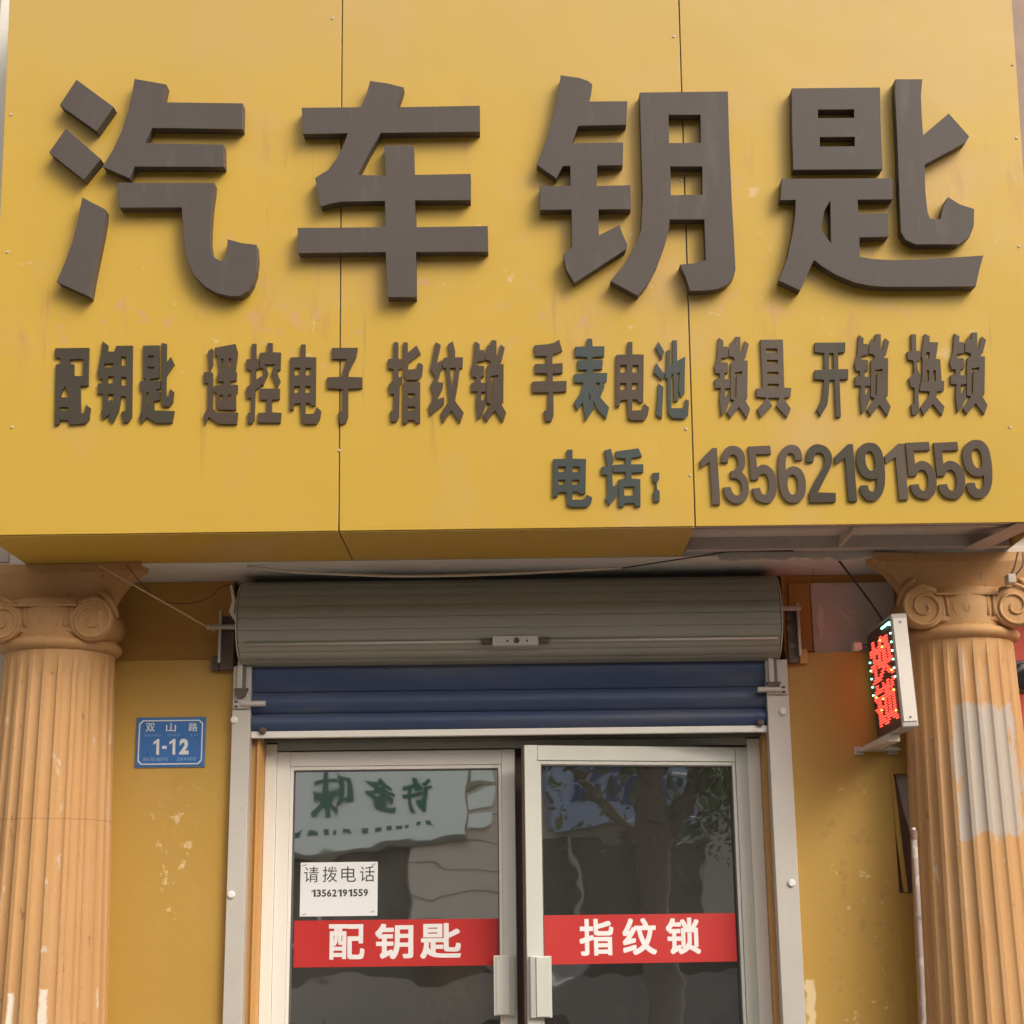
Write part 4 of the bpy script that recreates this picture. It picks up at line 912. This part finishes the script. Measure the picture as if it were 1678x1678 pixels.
o = MB().box(jb.x-.012, jb.x+.012, -.325, -.285, jb.z-.016, jb.z+.012).build('cable_clamp', M['tube'], bev=.003); tag(o, 'small grey cable clamp on the right capital', 'clamp')
PY = -.19
pa, pb_ = P(1498, 1372, PY), P(1504, 1678, PY)
dn = Vector((pb_.x-.01, PY, -.02))
pts = [pa]; random.seed(5)
for k in range(1, 10):
    t = k/10; pts.append(pa.lerp(dn, t) + Vector((math.sin(t*9)*.002, 0, 0)))
pts.append(dn)
pp = thing('drain_pipe', 'thin stained grey pipe standing against the right column', 'pipe', (dn.x, PY, -.02))
MB().tube(pts, .0085, 10).build('pipe_tube', M['pipe'], pp, smooth=True)
MB().tube([pa+Vector((0,0,-.005)), pa+Vector((0,0,.02))], .0105, 10).build('pipe_socket', M['cavity'], pp)
MB().tube([pa+Vector((0,0,.021)), pa+Vector((0,0,.028))], .006, 10).build('pipe_cap', M['white'], pp)
for zz in (1.48, 1.23): MB().tube([(pa.lerp(dn, (pa.z-zz)/(pa.z-dn.z)).x, PY, zz), (pa.lerp(dn, (pa.z-zz)/(pa.z-dn.z)).x, PY, zz+.008)], .0098, 10).build('pipe_joint', M['pipe'], pp)

# ---------------------------------------------------------------- neighbours
nl = thing('neighbour_building', 'pale plastered building at the left edge', 'building', (-3, .1, -.02))
MB().box(-5, -1.723, .06, 3, -.02, 5.5).build('wall', M['pale'], nl); MB().box(-1.724, -1.5215, .0, .036, -.02, 2.46).build('wall_return', M['pale'], nl)
nr = thing('neighbour_building', 'red-walled shop at the right edge with grey fascia above', 'building', (3, .1, -.02))
MB().box(1.723, 5, .04, 3, -.02, 2.5).build('wall', M['redwall'], nr); MB().box(1.4515, 1.722, .0, .036, -.02, 2.46).build('wall_strip', M['redwall'], nr)
MB().box(1.723, 5, -.26, 3, 2.55, 5.5).build('fascia', M['greybrown'], nr)
MB().box(1.492, 1.70, -.30, -.245, 2.62, 5.0).build('fascia_edge', M['greybrown'], nr)
lp = thing('wall_lamp', 'round dark lamp on the red wall at the right edge', 'lamp', (1.56, -.05, 2.19))
q = P(1680, 1108, -.10)
def disc(cx, y0, y1, cz, r, n=28): return [[Vector((cx+math.cos(2*math.pi*i/n)*rr, y, cz+math.sin(2*math.pi*i/n)*rr)) for i in range(n)] for rr, y in ((r*.6, y1), (r*.92, y1*.4+y0*.6), (r, y0*.8+y1*.2), (r*.96, y0+.004), (r*.75, y0))]
MB().loft(disc(q.x, -.10, .02, q.z, .053)).build('lamp_body', M['dark'], lp, smooth=True)
MB().loft([[Vector((q.x+math.cos(2*math.pi*i/28)*rr, y, q.z+math.sin(2*math.pi*i/28)*rr)) for i in range(28)] for rr, y in ((.042, -.101), (.038, -.104), (.02, -.106))]).build('lens', M['carglass'], lp, smooth=True)
q = P(1661, 1181, -.05)
kb = thing('button_light', 'small dark round light on the red wall below the lamp', 'light', (q.x, -.02, q.z))
MB().loft(disc(q.x, -.06, .02, q.z, .015, 16)).build('knob_head', M['dark'], kb, smooth=True)
q = P(1665, 1197, 0); plate('blue enamel plate cut by the right edge of the red wall', q.x, q.x+.2, q.z-.145, q.z, .028, full=False)

# tangle of bracket at the far left under the sign
q = P(12, 905, -.25)
br = thing('steel_bracket', 'grey bent steel bracket at the left end of the sign underside', 'bracket', (q.x, -.2, q.z))
MB().box(q.x-.03, q.x+.004, -.245, -.215, q.z-.03, q.z+.03).build('bracket_arm', M['tube'], br, bev=.002)
MB().tube([P(0, 893, -.24), P(12, 900, -.235), P(24, 920, -.22)], .005, 8).build('bracket_rod', M['rust'], br)

# ---------------------------------------------------------------- the street behind the camera (what the glass doors mirror)
ob = thing('opposite_building', 'two storey row of shops across the street', 'building', (0, -17.2, -.02))
MB().box(-22, 24, -24, -17.3, -.02, 7.2).build('wall', M['opp'], ob)
MB().box(-1.55, -.25, -17.3, -16.95, -.02, 3.6).build('tiled_pier', M['tile'], ob)
for x0 in range(-5, 23, 4):
    x1 = x0+3.2
    if x0 == -1: x0, x1 = -.1, 2.2
    if x0 == -5: x0, x1 = -5.4, -1.62
    f = MB().box(x0, x1, -17.3, -17.26, .02, 2.6).build('shop_window', M['oppdark'], ob)
    for k in range(1, 3): MB().box(x0+(x1-x0)*k/3-.03, x0+(x1-x0)*k/3+.03, -17.26, -17.22, .02, 2.6).build('mullion', M['opp'], f)
for x0 in range(-20, 23, 3):
    f = MB().box(x0, x0+1.6, -17.3, -17.27, 4.4, 6.0).build('window', M['oppdark'], ob)
    MB().box(x0-.06, x0+1.66, -17.3, -17.18, 4.32, 4.398).build('sill', M['plaster'], f)
MB().box(-22, 24, -17.3, -17.0, 3.65, 3.9).build('cornice', M['plaster'], ob)
for k in range(9): MB().box(-1.552, -.248, -16.949, -16.940, .3+k*.36, .31+k*.36).build('tile_joint', M['lintel'], ob)
sb = thing('opposite_sign', 'white sign board with green characters across the street', 'sign', (-2.2, -16.8, 2.3))
def sbt(x, z, d): # board tilted a few degrees
    a = R(3.8); dx, dz = x+2.2, z-2.35; return Vector((-2.2+dx*math.cos(a)-dz*math.sin(a), -16.85+d, 2.35+.08+dx*math.sin(a)+dz*math.cos(a)))
def sbbox(name, x0, x1, z0, z1, d0, d1, mt_):
    m_ = MB(); m_.hexa([sbt(x0,z0,d1),sbt(x1,z0,d1),sbt(x1,z0,d0),sbt(x0,z0,d0),sbt(x0,z1,d1),sbt(x1,z1,d1),sbt(x1,z1,d0),sbt(x0,z1,d0)]); return m_.build(name, mt_, sb)
sbbox('board', -5.2, -.78, 2.35, 3.85, -.15, 0, M['board'])
sbbox('board_foot', -5.2, -.78, 2.28, 2.3495, -.15, .02, M['lintel'])
for ch, xc, wc in (('许', -1.43, .40), ('多', -1.97, .42), ('味', -2.58, .56)):
    glyph(ch, 0, lambda u, v, d, xc=xc, wc=wc: sbt(xc+wc/2-wc*u, 2.80+.44*v, .02+d), M['green'], sb, bold=.03)
random.seed(8)
for k in range(13): sbbox('small_mark', -1.3-k*.16, -1.3-k*.16+.06+.05*random.random(), 2.55, 2.60+.05*random.random(), .001, .006, M['green'])
for k in range(5): sbbox('rung', -.74, -.42, 2.45+k*.3, 2.66+k*.3, -.1, 0, M['board'])
sb2 = thing('opposite_sign', 'pale blue sign board with navy characters further along the street', 'sign', (8.7, -17, 2.9))
MB().box(7.6, 9.9, -17.2, -17.0, 2.75, 3.8).build('board', M['boardb'], sb2)
for k in range(6):
    for j in range(2): MB().box(8.0+k*.28, 8.0+k*.28+.2, -16.999, -16.98, 3.12+j*.28, 3.34+j*.28).build('letter_block', M['navy'], sb2)
# street tree
random.seed(3)
def tree(x, y, h, lab):
    t = thing('street_tree', lab, 'tree', (x, y, -.02), 'street trees')
    tp = [Vector((x+math.sin(k*1.1)*.05, y+math.cos(k)*.04, -.02+h*.62*k/8)) for k in range(9)]
    MB().tube(tp, [.19, .16, .145, .14, .135, .13, .12, .10, .08], 12).build('trunk', M['bark'], t, smooth=True)
    cv = MB(); tips = []
    lm = MB()
    for k in range(9):
        a = k*2.4; st = tp[4+k % 4]; e = st + Vector((math.cos(a)*(1.0+random.random()*.6), math.sin(a)*(1.0+random.random()*.6), .7+random.random()*1.2))
        mid = st.lerp(e, .5)+Vector((0, 0, .12)); lm.tube([st, mid, e], [.06, .04, .02], 6); tips += [mid, e, st.lerp(e, .75)]
    lm.build('limbs', M['bark'], t)
    for k in range(6000):
        c0 = random.choice(tips); p = c0 + Vector((random.gauss(0, .42), random.gauss(0, .42), random.gauss(0, .32)))
        s_ = .03+random.random()*.035; n = Vector((random.gauss(0,1), random.gauss(0,1), random.gauss(0,1))).normalized(); u_ = n.orthogonal().normalized()*s_; v_ = n.cross(u_).normalized()*s_*.5
        cv.add([p-u_, p+v_, p+u_, p-v_], [(0,1,2,3)])
    cr = cv.build('crown', M['leaf'], t, fix=False); cr['kind'] = 'stuff'
tree(4.4, -7.6, 6.4, 'street tree with thick trunk mirrored in the right door')
tree(9.5, -13.6, 5.2, 'leafy street tree on the far pavement')
# parked car across the street
def car(x, y, lab):
    t = thing('parked_car', lab, 'car', (x, y, -.12)); z = -.12
    prof = [(-2.1,.35),(-2.15,.6),(-2.05,.85),(-1.1,.98),(-.55,1.42),(.75,1.46),(1.45,1.02),(2.1,.92),(2.18,.6),(2.1,.32)]
    MB().loft([[Vector((x+a, y+yy, z+c*(1 if abs(yy) < .8 else .985))) for a, c in prof] for yy in (-.85, -.78, .78, .85)]).build('body', M['car'], t, bev=.03)
    win = [(-1.0,1.0),(-.52,1.36),(.70,1.40),(1.28,1.02)]
    for s_ in (-1, 1): MB().prism([win], lambda a, c, d, s_=s_: Vector((x+a, y+s_*(.85+d), z+c)), 0, .006).build('side_window', M['carglass'], t)
    for wx in (-1.35, 1.35):
        for s_ in (-1, 1):
            w_ = MB().tube([(x+wx, y+s_*.66, z+.32), (x+wx, y+s_*.87, z+.32)], .32, 24).build('wheel', M['tyre'], t)
            MB().tube([(x+wx, y+s_*.871, z+.32), (x+wx, y+s_*.885, z+.32)], .19, 16).build('rim', M['alu_cool'], w_)
    for s_ in (-.6, .6): MB().box(x-2.17, x-2.10, y+s_-.15, y+s_+.15, z+.62, z+.75).build('headlight', M['alu'], t, bev=.01)
car(-1.6, -11.6, 'grey saloon car parked on the far side of the road')
car(6.2, -11.8, 'second grey saloon car, parked behind the tree')
